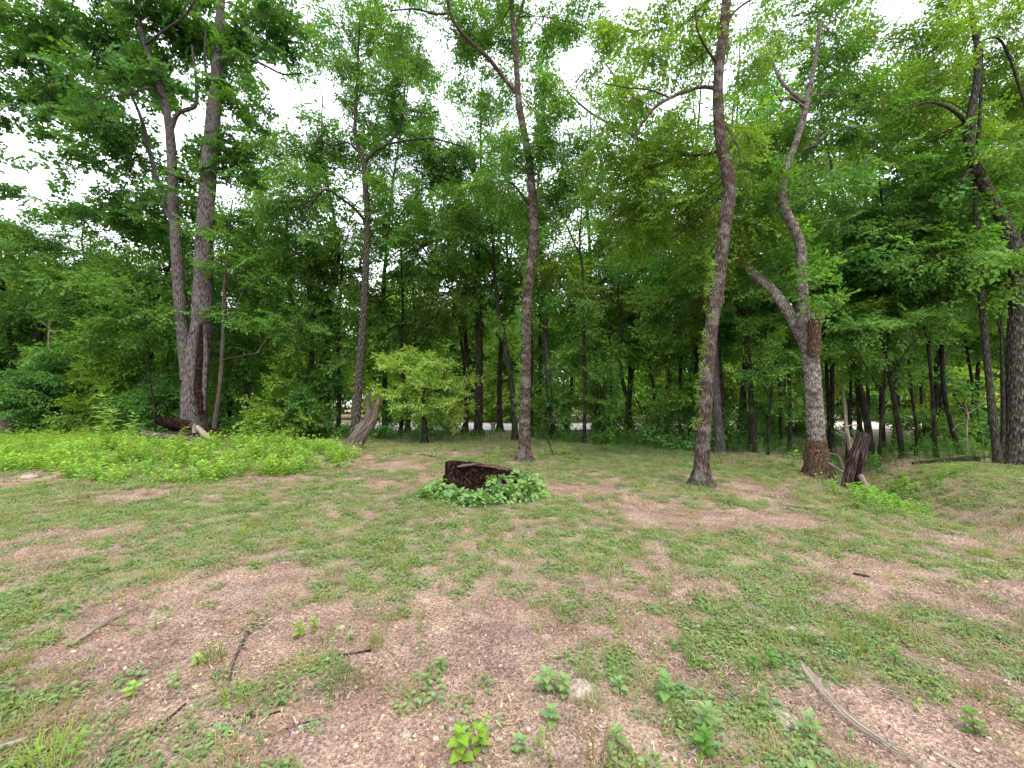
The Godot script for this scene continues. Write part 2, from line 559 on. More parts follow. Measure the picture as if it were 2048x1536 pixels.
	bark("bark_log", 40, Color(0.015, 0.009, 0.009), Color(0.075, 0.045, 0.043), Color(0.22, 0.165, 0.155), Vector2(2, 0.35), 5.0, [])

func make_shapes() -> void:
	S.fine = [spray(101, 0.55, 0.30, 7, 0.088, 0.050, false, 0.12), spray(102, 0.6, 0.3, 7, 0.082, 0.046, false, 0.22), spray(103, 0.5, 0.28, 6, 0.095, 0.052, false, 0.05)]
	S.broad = [spray(111, 0.55, 0.3, 8, 0.10, 0.066, false, 0.12), spray(112, 0.6, 0.3, 9, 0.09, 0.06, false, 0.08), spray(113, 0.55, 0.32, 8, 0.095, 0.06, false, 0.2)]
	S.lobed = [spray(121, 0.6, 0.36, 7, 0.12, 0.1, true, 0.2), spray(122, 0.65, 0.34, 7, 0.13, 0.1, true, 0.12), spray(123, 0.55, 0.36, 6, 0.125, 0.1, true, 0.3)]
	S.weed = [weed(131, 0.34, 6, 0.09, 0.045), weed(132, 0.26, 5, 0.095, 0.055), weed(133, 0.42, 8, 0.10, 0.045), weed(134, 0.22, 4, 0.07, 0.045)]
	S.mat = [mat(141, 0.075, 34, 0.026, 0.020, 0.04), mat(142, 0.09, 44, 0.019, 0.014, 0.03), mat(143, 0.06, 20, 0.038, 0.022, 0.06)]
	S.tuft = [tuft(151, 0.05, 26, 0.075, 0.0019, 0.9), tuft(152, 0.08, 34, 0.055, 0.0018, 1.1), tuft(153, 0.035, 22, 0.11, 0.002, 0.7)]
	S.litter = [litter(161, 0.15, 110, 0.9), litter(162, 0.15, 110, 1.0), litter(163, 0.14, 60, 1.5)]

# ------------------------------------------------------------------ crowns
# turn of a spray whose twig points along dir
func aim(dir: Vector3, tilt: float, size: float) -> Basis:
	var z := dir.normalized()
	var u := (Vector3.UP + rdir() * tilt).normalized()
	var x := u.cross(z)
	if x.length() < 0.05: x = Vector3.RIGHT
	x = x.normalized()
	return Basis(x * size, z.cross(x) * size, z * size)

func leaf_tint(base: Color, vary: float) -> Color:
	var s := rr(1.0 - vary, 1.0 + vary)
	return Color(base.r * s * rr(0.85, 1.2), base.g * s, base.b * s * rr(0.75, 1.25))

# a clump of foliage round c: a branch from the skeleton, smaller branches, leafy sprays on them
func clump(c: Vector3, rad: Vector3, n: int, skeleton: Array, wood: Acc, out: Array, tints: PackedColorArray, base: Color, size: float, twig_r: float) -> void:
	var start: Vector3 = c
	var best := 1e9
	for p in skeleton:
		var dd: float = p.distance_to(c) * rr(0.75, 1.3) + (2.0 * maxf(0.0, p.y - c.y + 0.2))
		if dd < best:
			best = dd
			start = p
	var hub := c - Vector3(0, rad.y * 0.15, 0)
	var mid := start.lerp(hub, 0.5) + Vector3(rr(-0.18, 0.18), rr(-0.1, 0.24), rr(-0.18, 0.18)) * start.distance_to(hub)
	var main := smooth([start, mid, hub], [twig_r, twig_r * 0.75, twig_r * 0.5], 3)
	tube(wood, main[0], main[1], 5, 0.1, 1.0, false)
	var arms := []
	var n_arm := clampi(int(n / 9.0), 3, 11)
	for k in n_arm:
		var d := rdir()
		var e := c + Vector3(d.x * rad.x, d.y * rad.y, d.z * rad.z) * rr(0.55, 1.0)
		var b := start.lerp(hub, rr(0.55, 1.0)) if rng.randf() < 0.5 else hub
		var m := b.lerp(e, 0.5) + rdir() * 0.12 * b.distance_to(e) + Vector3(0, 0.08 * b.distance_to(e), 0)
		var s := smooth([b, m, e], [twig_r * 0.42, twig_r * 0.3, 0.004], 2)
		tube(wood, s[0], s[1], 4, 0.05, 1.0, false)
		arms.append([b, m, e])
	for k in n:
		var arm: Array = arms[rng.randi() % n_arm]
		var u := pow(rng.randf(), 0.7)
		var p: Vector3 = arm[0].lerp(arm[1], u * 2.0) if u < 0.5 else arm[1].lerp(arm[2], u * 2.0 - 1.0)
		var od := rdir()
		p += Vector3(od.x * rad.x, od.y * rad.y * 0.8, od.z * rad.z) * 0.34 * rng.randf()
		var dir: Vector3 = (p - hub).normalized() * 0.6 + (arm[2] - arm[0]).normalized() * 0.4 + rdir() * 0.5
		dir.y = dir.y * 0.85 - 0.15
		out.append(Transform3D(aim(dir, 0.85, size * rr(0.6, 1.4)), p))
		tints.append(leaf_tint(base, 0.22))

func add_crown(t: Node3D, kinds: Array, out: Array, tints: PackedColorArray) -> void:
	# shared among the spray shapes of the kind
	var n := kinds.size()
	for s in n:
		var w := []
		var c := PackedColorArray()
		for k in range(s, out.size(), n):
			w.append(out[k])
			c.append(tints[k])
		if w.size() > 0:
			var o := copies("crown", kinds[s], w, c, t)
			o.set_meta("kind", "stuff")

# a tree measured in the photograph
func measured_tree(called: String, label: String, depth: float, trunk: Array, limbs: Array, blobs: Array, mat_: Material, kinds: Array, base_tint: Color, size: float, flare := 1.5, dense := 1.0) -> Node3D:
	var foot := at(trunk[0][0], trunk[0][1], depth)
	foot.y = ground_y(foot.x, foot.z) - 0.04
	var t := thing(called, label, "tree", foot)
	var skeleton := []
	var pp := px_path(trunk, depth, foot, 0.84)
	pp[0][0] = Vector3(0, -0.05, 0)
	var s := smooth(pp[0], pp[1], 6)
	for k in s[1].size():              # root flare
		var h: float = s[0][k].y
		s[1][k] *= 1.0 + (flare - 1.0) * exp(-maxf(h, 0.0) / 0.16)
	var a := Acc.new()
	tube(a, s[0], s[1], 28, 0.10, 3.0, true, 0.55)
	part("trunk", a.mesh(mat_), t)
	for p in s[0]:
		if p.y > 2.6: skeleton.append(p)
	for l in limbs:
		var lp := px_path(l, depth, foot, 0.9)
		var ls := smooth(lp[0], lp[1], 5)
		var la := Acc.new()
		tube(la, ls[0], ls[1], 10, 0.08, 2.0)
		part("limb", la.mesh(mat_), t)
		for p in ls[0]: skeleton.append(p)
	var wood := Acc.new()
	var out := []
	var tints := PackedColorArray()
	for b in blobs:                    # [px, py, rx, ry, thickness of leaf cover, depth change]
		var dz: float = b[5] if b.size() > 5 else rr(0.1, 2.6)
		var d := maxf(depth + dz, 4.0)
		var c := at(b[0], b[1], d) - foot
		var rad := Vector3(b[2], b[3], b[2]) / FOCAL * d * 1.3
		var n := int(b[4] * dense * rad.x * rad.y * PI / (0.055 * size * size))
		clump(c, rad, n, skeleton, wood, out, tints, base_tint, size, clampf(rad.x * 0.014, 0.008, 0.024))
	if wood.v.size():
		var o := part("branch", wood.mesh(mat_), t)
		o.set_meta("kind", "stuff")
	add_crown(t, kinds, out, tints)
	return t

# a tree of the wood: trunk rows [px, py, width], crown between two heights
func wood_tree(called: String, label: String, group: String, depth: float, trunk: Array, top: float, crown_from: float, crown_r: float, cover: float, mat_: Material, kinds: Array, base_tint: Color, size: float, forks := 2) -> Node3D:
	var foot := at(trunk[0][0], trunk[0][1], depth)
	foot.y = ground_y(foot.x, foot.z) - 0.04
	var t := thing(called, label, "tree", foot, group)
	var pp := px_path(trunk, depth, foot, 0.72)
	pp[0][0] = Vector3(0, -0.05, 0)
	var pts: Array = pp[0]
	var rad: Array = pp[1]
	var last: Vector3 = pts[pts.size() - 1]
	var lean: Vector3 = (last - pts[pts.size() - 2]).normalized() if pts.size() > 1 else Vector3.UP
	lean = (lean * 0.4 + Vector3.UP).normalized()
	var r: float = rad[rad.size() - 1]
	var steps := 4
	var rise := (top - last.y) / steps
	for k in steps:
		if rise <= 0.1: break
		last = last + (lean + Vector3(rr(-0.16, 0.16), 0, rr(-0.16, 0.16))).normalized() * rise
		pts.append(last)
		rad.append(lerpf(r, 0.025, (k + 1.0) / steps))
	var s := smooth(pts, rad, 4)
	for k in s[1].size():
		s[1][k] *= 1.0 + 0.5 * exp(-maxf(s[0][k].y, 0.0) / 0.2)
	var a := Acc.new()
	tube(a, s[0], s[1], 12, 0.10, 2.0, true, 0.4)
	part("trunk", a.mesh(mat_), t)
	var skeleton := []
	for p in s[0]:
		if p.y > crown_from * 0.7: skeleton.append(p)
	if skeleton.is_empty(): skeleton.append(last)
	for k in forks:
		var b: Vector3 = skeleton[int(rr(0, skeleton.size() * 0.6))]
		var d := Vector3(rr(-1, 1), rr(0.7, 1.3), rr(-1, 1)).normalized()
		var l := rr(0.25, 0.45) * (top - crown_from)
		var ls := smooth([b, b + d * l * 0.5 + Vector3(0, 0.1 * l, 0), b + d * l + Vector3(0, 0.3 * l, 0)], [r * 0.6, r * 0.4, r * 0.2], 4)
		var la := Acc.new()
		tube(la, ls[0], ls[1], 7, 0.08, 2.0)
		part("limb", la.mesh(mat_), t)
		for p in ls[0]: skeleton.append(p)
	var wood := Acc.new()
	var out := []
	var tints := PackedColorArray()
	var tall := top - crown_from
	var n_blob := clampi(int(tall * crown_r * 0.55), 5, 16)
	for k in n_blob:
		var u := (k + rr(0.1, 0.9)) / n_blob
		var y := crown_from + tall * u
		var wide := crown_r * (0.55 + 0.75 * sin(PI * clampf(u * 0.85 + 0.12, 0, 1)))
		var axis: Vector3 = skeleton[0]
		for p in s[0]:
			if absf(p.y - y) < absf(axis.y - y): axis = p
		var ang := rr(0, TAU)
		var off := Vector3(cos(ang), 0, sin(ang)) * wide * rr(0.25, 0.75)
		var br := wide * rr(0.36, 0.6)
		var rd := Vector3(br, br * rr(0.45, 0.75), br)
		var n := int(cover * rd.x * rd.y * PI / (0.055 * size * size))
		clump(Vector3(axis.x, y, axis.z) + off, rd, n, skeleton, wood, out, tints, Color(base_tint.r * rr(0.85, 1.2), base_tint.g * rr(0.88, 1.12), base_tint.b), size, clampf(r * 0.35, 0.012, 0.035))
	if wood.v.size():
		var o := part("branch", wood.mesh(mat_), t)
		o.set_meta("kind", "stuff")
	add_crown(t, kinds, out, tints)
	return t

# a bush: many stems from one foot, foliage down to the ground
func bush(called: String, label: String, group: String, px: float, depth: float, h: float, w: float, cover: float, kinds: Array, base_tint: Color, size: float) -> void:
	var foot := at(px, HORIZON, depth)
	foot.y = ground_y(foot.x, foot.z) - 0.03
	var t := thing(called, label, "bush", foot, group)
	var wood := Acc.new()
	var out := []
	var tints := PackedColorArray()
	var skeleton := []
	for k in 6:
		var ang := rr(0, TAU)
		var e := Vector3(cos(ang) * w * rr(0.15, 0.5), h * rr(0.55, 0.85), sin(ang) * w * rr(0.15, 0.5))
		var s := smooth([Vector3(cos(ang) * 0.06, -0.05, sin(ang) * 0.06), e * 0.5 + Vector3(0, h * 0.08, 0), e], [0.03, 0.02, 0.012], 4)
		tube(wood, s[0], s[1], 5, 0.08, 1.0, false)
		for p in s[0]: skeleton.append(p)
	var n_blob := clampi(int(h * w * 1.1), 5, 16)
	for k in n_blob:
		var u := (k + rng.randf()) / n_blob
		var wide := w * (1.0 - 0.55 * u * u)
		var ang := rr(0, TAU)
		var br := wide * rr(0.3, 0.5)
		var c := Vector3(cos(ang) * wide * rr(0.2, 0.8), maxf(h * u * 0.92, br * 0.4), sin(ang) * wide * rr(0.2, 0.8))
		var rd := Vector3(br, br * rr(0.5, 0.8), br)
		clump(c, rd, int(cover * rd.x * rd.y * PI / (0.055 * size * size)), skeleton, wood, out, tints, base_tint, size, 0.01)
	part("stem", wood.mesh(M.bark_dark), t)
	add_crown(t, kinds, out, tints)

# ------------------------------------------------------------------ scene
func _ready() -> void:
	var cam := Camera3D.new()
	cam.name = "camera"
	add_child(cam)
	cam.position = Vector3(0, EYE, 0)
	cam.rotation_degrees = Vector3(PITCH, 0, 0)
	cam.fov = 90.0
	cam.near = 0.05
	cam.far = 400.0
	cam.current = true
	var sky_m := ProceduralSkyMaterial.new()
	sky_m.sky_top_color = Color(0.93, 0.96, 1.0)
	sky_m.sky_horizon_color = Color(1.0, 0.995, 0.985)
	sky_m.ground_horizon_color = Color(0.6, 0.6, 0.55)
	sky_m.ground_bottom_color = Color(0.4, 0.38, 0.33)
	sky_m.sky_energy_multiplier = 1.0
	var sky := Sky.new()
	sky.sky_material = sky_m
	var env := Environment.new()
	env.background_mode = Environment.BG_SKY
	env.sky = sky
	env.tonemap_mode = Environment.TONE_MAPPER_LINEAR
	env.tonemap_exposure = 3.05
	env.sdfgi_enabled = true
	env.ssao_enabled = true
	env.ssil_enabled = true
	var we := WorldEnvironment.new()
	we.name = "world_environment"
	we.environment = env
	add_child(we)
	var sun := DirectionalLight3D.new()
	sun.name = "sun"
	sun.light_energy = 0.5
	sun.light_color = Color(1.0, 0.97, 0.9)
	sun.light_angular_distance = 30.0
	sun.shadow_enabled = true
	sun.rotation_degrees = Vector3(-62, 25, 0)
	add_child(sun)

	soil_noise.seed = 5
	soil_noise.noise_type = FastNoiseLite.TYPE_SIMPLEX_SMOOTH
	soil_noise.frequency = 0.45
	soil_noise.fractal_octaves = 3
	bump_noise.seed = 8
	bump_noise.frequency = 0.06
	lump_noise.seed = 11
	lump_noise.frequency = 0.03
	rng.seed = 1

	make_materials()
	make_shapes()
	build_ground()
	build_road()
	rng.seed = 40
	build_far_trees()
	build_far_wood()
	rng.seed = 41
	build_wood()
	rng.seed = 50
	build_tall()
	rng.seed = 42
	build_bushes()
	rng.seed = 43
	build_main_trees()
	rng.seed = 44
	build_dead_wood()
	rng.seed = 45
	build_stump()
	rng.seed = 46
	build_weeds()
	rng.seed = 47
	build_turf()
	rng.seed = 48
	build_foreground()

func build_road() -> void:
	var a := Acc.new()
	var n := 60
	for k in n + 1:
		var x := lerpf(-70, 70, float(k) / n)
		var zc := -25.2 - 0.05 * x + 0.6 * sin(x * 0.13)
		for s in 2:
			var z := zc + (3.6 if s == 0 else -3.6)
			a.v.append(Vector3(x, ground_y(x, z) + 0.05, z))
			a.n.append(Vector3.UP)
			a.t.append(Vector2(x, z) * 0.4)
	for k in n:
		a.i.append_array(PackedInt32Array([k * 2, k * 2 + 1, k * 2 + 2, k * 2 + 1, k * 2 + 3, k * 2 + 2]))
	var o := part("road", a.mesh(M.gravel), self)
	tag(o, "pale gravel road beyond the belt of trees", "road", "", "structure")

const MID := Color(0.13, 0.285, 0.055)
const YELLOW := Color(0.195, 0.34, 0.055)
const DEEP := Color(0.11, 0.27, 0.07)
const LIME := Color(0.32, 0.52, 0.11)

func build_far_trees() -> void:
	# beyond the road: sunlit edge of the next wood
	for k in 26:
		var x := -52.0 + k * 4.2 + rr(-1.0, 1.0)
		var d := rr(32, 40)
		var px := 1024.0 + x / d * FOCAL
		var h := rr(9, 14)
		wood_tree("far_tree", "leafy tree across the pale road behind the " + landmark(px), "trees beyond the road", d, [[px, 850, 7], [px + rr(-8, 8), 780, 6]], h, 0.6, rr(2.6, 3.6), 2.6, M.bark_dark, S.broad, [MID, YELLOW, LIME, MID][k % 4], 2.6, 0)

func build_far_wood() -> void:
	var w := []
	var c := PackedColorArray()
	for k in 4200:
		var x := rr(-75, 75)
		var z := -rr(50, 62)
		var y := pow(rng.randf(), 0.8) * (12.0 + 3.0 * soil_noise.get_noise_2d(x * 0.25, 3) + 2.0 * soil_noise.get_noise_2d(x, 9))
		w.append(Transform3D(aim(rdir(), 0.5, rr(4.0, 6.0)), Vector3(x, y, z)))
		c.append(leaf_tint(MID, 0.3))
	tag(copies("forest", S.broad[0], w, c, self), "far-off wood closing the view behind the road", "forest", "", "stuff")

const LANDMARKS := [[100, "bowed black trunk"], [235, "pale-tipped arching bush"], [390, "twin-trunked tree"], [445, "leaning sapling"], [590, "yellow-green arching bush"], [720, "slender tree by the silvery snag"], [850, "round-topped maple"], [956, "straight dark trunk by the pedestal"], [1050, "vine-grown trunk"], [1168, "pole-straight dark tree"], [1265, "crooked dark tree"], [1340, "sapling thicket"], [1430, "scaly leaning tree"], [1506, "black tree that forks low"], [1630, "blotchy pale tree"], [1764, "upright black trunk"], [1873, "sapling at the fallen log"], [1960, "tall thin tree by the mottled one"], [2040, "mottled old tree"]]

func landmark(px: float) -> String:
	var best: Array = LANDMARKS[0]
	for l in LANDMARKS:
		if absf(l[0] - px) < absf(best[0] - px): best = l
	return best[1]

func build_wood() -> void:
	var near := "trees along the edge of the wood"
	# measured trunks: label, depth, rows, top, crown_from, crown radius, cover, bark, tint
	var list := [
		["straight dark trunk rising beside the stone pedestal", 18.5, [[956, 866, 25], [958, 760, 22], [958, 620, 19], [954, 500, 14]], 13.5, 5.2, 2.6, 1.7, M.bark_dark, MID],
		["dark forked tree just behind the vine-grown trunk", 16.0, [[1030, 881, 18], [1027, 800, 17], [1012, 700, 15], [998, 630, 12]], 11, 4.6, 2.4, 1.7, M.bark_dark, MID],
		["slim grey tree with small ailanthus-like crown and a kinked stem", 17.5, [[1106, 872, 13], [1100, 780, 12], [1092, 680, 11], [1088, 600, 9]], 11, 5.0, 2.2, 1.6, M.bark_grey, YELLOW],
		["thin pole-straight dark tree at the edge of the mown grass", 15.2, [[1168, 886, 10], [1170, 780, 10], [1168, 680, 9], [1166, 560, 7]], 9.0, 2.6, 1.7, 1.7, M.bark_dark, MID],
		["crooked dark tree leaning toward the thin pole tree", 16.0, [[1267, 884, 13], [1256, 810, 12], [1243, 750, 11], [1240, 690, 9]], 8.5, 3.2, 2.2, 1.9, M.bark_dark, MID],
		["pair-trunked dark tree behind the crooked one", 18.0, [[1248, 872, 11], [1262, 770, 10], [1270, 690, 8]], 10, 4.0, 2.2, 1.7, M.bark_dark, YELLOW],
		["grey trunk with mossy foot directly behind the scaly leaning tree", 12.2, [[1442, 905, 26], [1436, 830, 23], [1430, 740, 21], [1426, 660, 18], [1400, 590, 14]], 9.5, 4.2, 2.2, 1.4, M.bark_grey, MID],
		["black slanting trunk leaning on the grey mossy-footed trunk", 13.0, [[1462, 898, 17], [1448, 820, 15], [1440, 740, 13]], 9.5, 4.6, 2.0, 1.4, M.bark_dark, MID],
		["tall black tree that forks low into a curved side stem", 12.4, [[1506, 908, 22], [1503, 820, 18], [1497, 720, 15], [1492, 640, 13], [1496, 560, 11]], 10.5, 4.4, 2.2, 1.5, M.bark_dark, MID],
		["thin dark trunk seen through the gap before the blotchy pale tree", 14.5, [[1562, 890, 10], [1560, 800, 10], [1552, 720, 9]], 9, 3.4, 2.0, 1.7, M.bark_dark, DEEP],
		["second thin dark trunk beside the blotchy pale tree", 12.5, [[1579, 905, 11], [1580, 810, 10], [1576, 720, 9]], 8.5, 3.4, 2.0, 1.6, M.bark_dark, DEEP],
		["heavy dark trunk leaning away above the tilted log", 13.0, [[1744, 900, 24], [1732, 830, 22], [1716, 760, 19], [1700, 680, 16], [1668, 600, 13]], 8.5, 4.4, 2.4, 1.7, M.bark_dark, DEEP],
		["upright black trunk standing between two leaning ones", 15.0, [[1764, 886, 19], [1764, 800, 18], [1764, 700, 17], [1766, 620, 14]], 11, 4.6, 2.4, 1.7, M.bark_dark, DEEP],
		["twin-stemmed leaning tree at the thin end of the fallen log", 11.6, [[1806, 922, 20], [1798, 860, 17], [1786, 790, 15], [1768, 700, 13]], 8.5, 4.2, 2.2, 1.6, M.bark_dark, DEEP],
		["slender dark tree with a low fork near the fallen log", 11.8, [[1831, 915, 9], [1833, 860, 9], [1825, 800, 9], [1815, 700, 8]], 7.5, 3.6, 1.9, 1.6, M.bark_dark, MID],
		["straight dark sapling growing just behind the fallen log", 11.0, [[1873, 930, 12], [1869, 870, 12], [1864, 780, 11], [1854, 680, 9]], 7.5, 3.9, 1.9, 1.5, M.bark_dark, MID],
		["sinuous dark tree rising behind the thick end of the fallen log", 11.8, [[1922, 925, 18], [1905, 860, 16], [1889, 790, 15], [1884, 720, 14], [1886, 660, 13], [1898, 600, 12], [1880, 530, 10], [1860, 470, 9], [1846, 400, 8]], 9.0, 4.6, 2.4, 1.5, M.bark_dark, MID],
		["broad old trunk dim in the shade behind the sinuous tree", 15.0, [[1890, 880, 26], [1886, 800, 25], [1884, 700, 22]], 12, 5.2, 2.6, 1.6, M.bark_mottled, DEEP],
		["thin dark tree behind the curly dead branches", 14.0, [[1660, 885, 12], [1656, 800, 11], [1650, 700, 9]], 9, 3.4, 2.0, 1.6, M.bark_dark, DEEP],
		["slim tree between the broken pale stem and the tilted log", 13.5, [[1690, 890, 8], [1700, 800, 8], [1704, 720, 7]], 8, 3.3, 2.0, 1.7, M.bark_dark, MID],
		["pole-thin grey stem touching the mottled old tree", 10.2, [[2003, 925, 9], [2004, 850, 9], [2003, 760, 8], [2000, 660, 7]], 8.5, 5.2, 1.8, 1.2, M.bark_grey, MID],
	]
	for q in list:
		wood_tree("wood_tree", q[0], near, q[1], q[2], q[3], q[4], q[5], q[6] * 0.7, q[7], S.broad, q[8], 1.1 if q[1] < 16 else 1.3)
	# deeper trees that only their place tells apart
	var deep := [[455, 20, 12], [530, 19, 14], [640, 20, 12], [676, 18, 13], [800, 19, 12], [815, 20.5, 16], [930, 20.5, 10], [1075, 20, 12], [1135, 20, 9], [1225, 20, 10], [1300, 19, 11], [1360, 18, 10], [1385, 20, 11], [1480, 17, 14], [1530, 19, 12], [1625, 17, 12], [1700, 19, 10], [1735, 20, 12], [1800, 18, 12], [1850, 20, 10], [1940, 17, 12], [2020, 19, 14], [2075, 15, 16], [-40, 22, 20], [150, 21, 14], [250, 20, 12], [60, 21, 14], [330, 20, 12]]
	for q in deep:
		var y: float = HORIZON + EYE / q[1] * FOCAL
		var left: bool = q[0] < 700
		wood_tree("wood_tree", "slender dark tree deep in the wood behind the " + landmark(q[0]), "trees deep in the wood", q[1], [[q[0], y, q[2]], [q[0] + rr(-8, 8), y - 90, q[2] * 0.9], [q[0] + rr(-18, 18), y - 200, q[2] * 0.75]], rr(8.5, 12.5), 2.8 if left else 3.4, rr(2.1, 2.9), 0.95, M.bark_dark, S.broad, [MID, DEEP, YELLOW, MID, DEEP][int(rr(0, 5))], 1.7, 1)

func build_tall() -> void:
	# tall thin-leaved trees rising out of the wood: [px, depth, height, crown from, radius, cover]
	var list := [[480, 20, 13, 5, 2.4, 1.3], [570, 19.5, 13, 5, 2.4, 1.3], [620, 20, 11, 5, 2.2, 1.3], [20, 20, 11, 5, 2.6, 1.2], [180, 20, 11.5, 5, 2.4, 1.2], [300, 20, 13, 5, 2.4, 1.2], [655, 19, 17, 8, 1.9, 1.0], [770, 20, 19, 7, 2.4, 1.2], [860, 22, 15, 7, 2.2, 1.1], [1000, 21, 13, 6, 2.2, 1.2], [1090, 20, 15, 7, 2.0, 1.0], [1190, 22, 20, 8, 2.2, 0.9], [1255, 18, 18, 7, 2.3, 1.1], [1330, 20, 17, 7, 2.3, 1.1], [1400, 17, 16, 7, 2.2, 1.1], [1490, 18, 18, 7, 2.4, 1.1], [1560, 20, 19, 8, 2.2, 1.0], [1660, 17, 17, 9, 2.2, 0.9], [1720, 19, 19, 7, 2.5, 1.1], [1790, 16, 17, 7, 2.4, 1.2], [1880, 17, 17, 7, 2.4, 1.1], [1950, 19, 18, 7, 2.4, 1.1], [2030, 15, 15, 6, 2.4, 1.2], [2110, 14, 14, 5, 2.4, 1.2], [930, 20, 20, 15, 2.2, 0.9], [1060, 18, 19, 14, 2.2, 0.9]]
	for q in list:
		var y: float = HORIZON + EYE / q[1] * FOCAL
		wood_tree("tall_tree", "tall thin-crowned tree overtopping the wood behind the " + landmark(q[0]), "tall trees overtopping the wood", q[1], [[q[0], y, 16], [q[0] + rr(-8, 8), y - 120, 14], [q[0] + rr(-16, 16), y - 260, 12]], q[2], q[3], q[4], q[5] * 0.72, M.bark_dark, S.fine + S.broad, [MID, YELLOW, MID, DEEP][int(rr(0, 4))], 1.3, 2)

func build_bushes() -> void:
	var g := "bushes crowding the wood edge"
	var list := [
		["dark layered bush by the grey boulder", 20, 20.0, 4.2, 3.0, 2.6, DEEP], ["dense shady bush filling the corner behind the weed bed", 130, 20.5, 4.4, 3.0, 2.6, DEEP], ["pale-tipped arching bush behind the tall pokeweed", 235, 18.5, 4.6, 2.4, 2.4, YELLOW],
		["low bush at the foot of the twin-trunked tree", 300, 17.8, 2.2, 1.8, 2.4, DEEP], ["tall leafy bush beside the leaning sapling", 500, 17.2, 4.8, 2.0, 2.6, MID], ["arching bush with yellow-green upper sprays", 590, 16.8, 4.7, 2.0, 2.6, YELLOW],
		["dark bush between the arching bush and the slender trunk", 655, 17.6, 3.6, 1.8, 2.6, DEEP], ["bush filling the gap behind the silvery snag", 770, 17.8, 2.2, 1.6, 2.4, DEEP], ["round bright bush behind the stone pedestal", 1000, 33.0, 5.0, 3.0, 3.0, LIME],
		["bushy sapling behind the crooked dark tree", 1215, 17.0, 3.2, 1.7, 2.4, MID], ["fan-leaved shrub near the pole-straight tree", 1130, 17.0, 3.4, 1.3, 2.2, MID], ["dark shrub under the crooked dark tree", 1300, 15.8, 2.4, 1.6, 2.4, MID],
		["shrub close behind the scaly leaning trunk", 1372, 13.6, 1.9, 1.3, 2.2, DEEP], ["broad shrub between the black trunks", 1480, 15.0, 2.0, 1.5, 2.2, DEEP], ["low leafy shrub behind the fallen log", 1850, 13.5, 1.5, 1.4, 2.2, MID],
		["shrub in the shade of the mottled old tree", 1960, 13.5, 2.4, 1.5, 2.2, DEEP], ["brushy sapling by the pair of thin dark trunks", 1540, 17.0, 2.6, 1.6, 2.2, MID], ["hazel-like bush behind the round-topped maple", 890, 20.0, 2.6, 1.8, 2.4, MID],
		["bush overhanging the road near the dark forked tree", 1070, 20.0, 2.0, 1.4, 2.0, MID], ["tall screen of dark leaves behind the weed bed", 400, 20.0, 5.2, 2.2, 2.4, DEEP], ["tall dark bush closing the corner by the bowed trunk", -30, 19.0, 6.5, 3.0, 2.6, MID], ["feathery tall bush under the bowed trunk", 90, 18.6, 4.6, 2.6, 2.6, DEEP], ["high pale bush between bowed trunk and twin tree", 190, 20.5, 6.5, 2.6, 2.4, YELLOW], ["dense bush just behind the twin-trunked tree", 330, 18.5, 5.0, 2.2, 2.6, DEEP], ["leaning green bush beyond the leaning sapling", 455, 18.8, 6.0, 2.0, 2.4, MID], ["leafy thicket between pole tree and crooked tree", 1205, 15.6, 3.8, 1.5, 2.2, MID], ["yellowish sapling thicket before the crooked tree", 1330, 15.0, 4.2, 1.5, 2.2, YELLOW], ["green thicket under the vine-grown tree's far side", 1105, 16.5, 3.0, 1.4, 2.2, MID], ["waist-high thicket at the foot of the black trunks", 1400, 14.5, 2.6, 1.3, 2.2, MID], ["low shrub by the road behind the thin trunk pair", 1560, 19.0, 1.5, 1.6, 2.0, MID], ["low roadside shrub behind the curly dead branches", 1655, 18.5, 1.7, 1.5, 2.0, MID], ["low roadside shrub behind the sinuous tree", 1905, 17.5, 1.6, 1.6, 2.0, YELLOW], ["low roadside shrub behind the thin leaning tree", 1990, 17.0, 1.8, 1.6, 2.0, MID], ["low roadside shrub behind the grey mossy-footed trunk", 1410, 19.0, 1.5, 1.5, 2.0, MID], ["straggling bush beyond the leaning dead stems", 60, 23.0, 6.0, 2.8, 2.2, MID],
	]
	for q in list:
		bush("bush", q[0], g, q[1], q[2], q[3], q[4], q[5], S.broad if q[6] != LIME else S.fine, q[6], 1.1 if q[2] < 25 else 2.2)

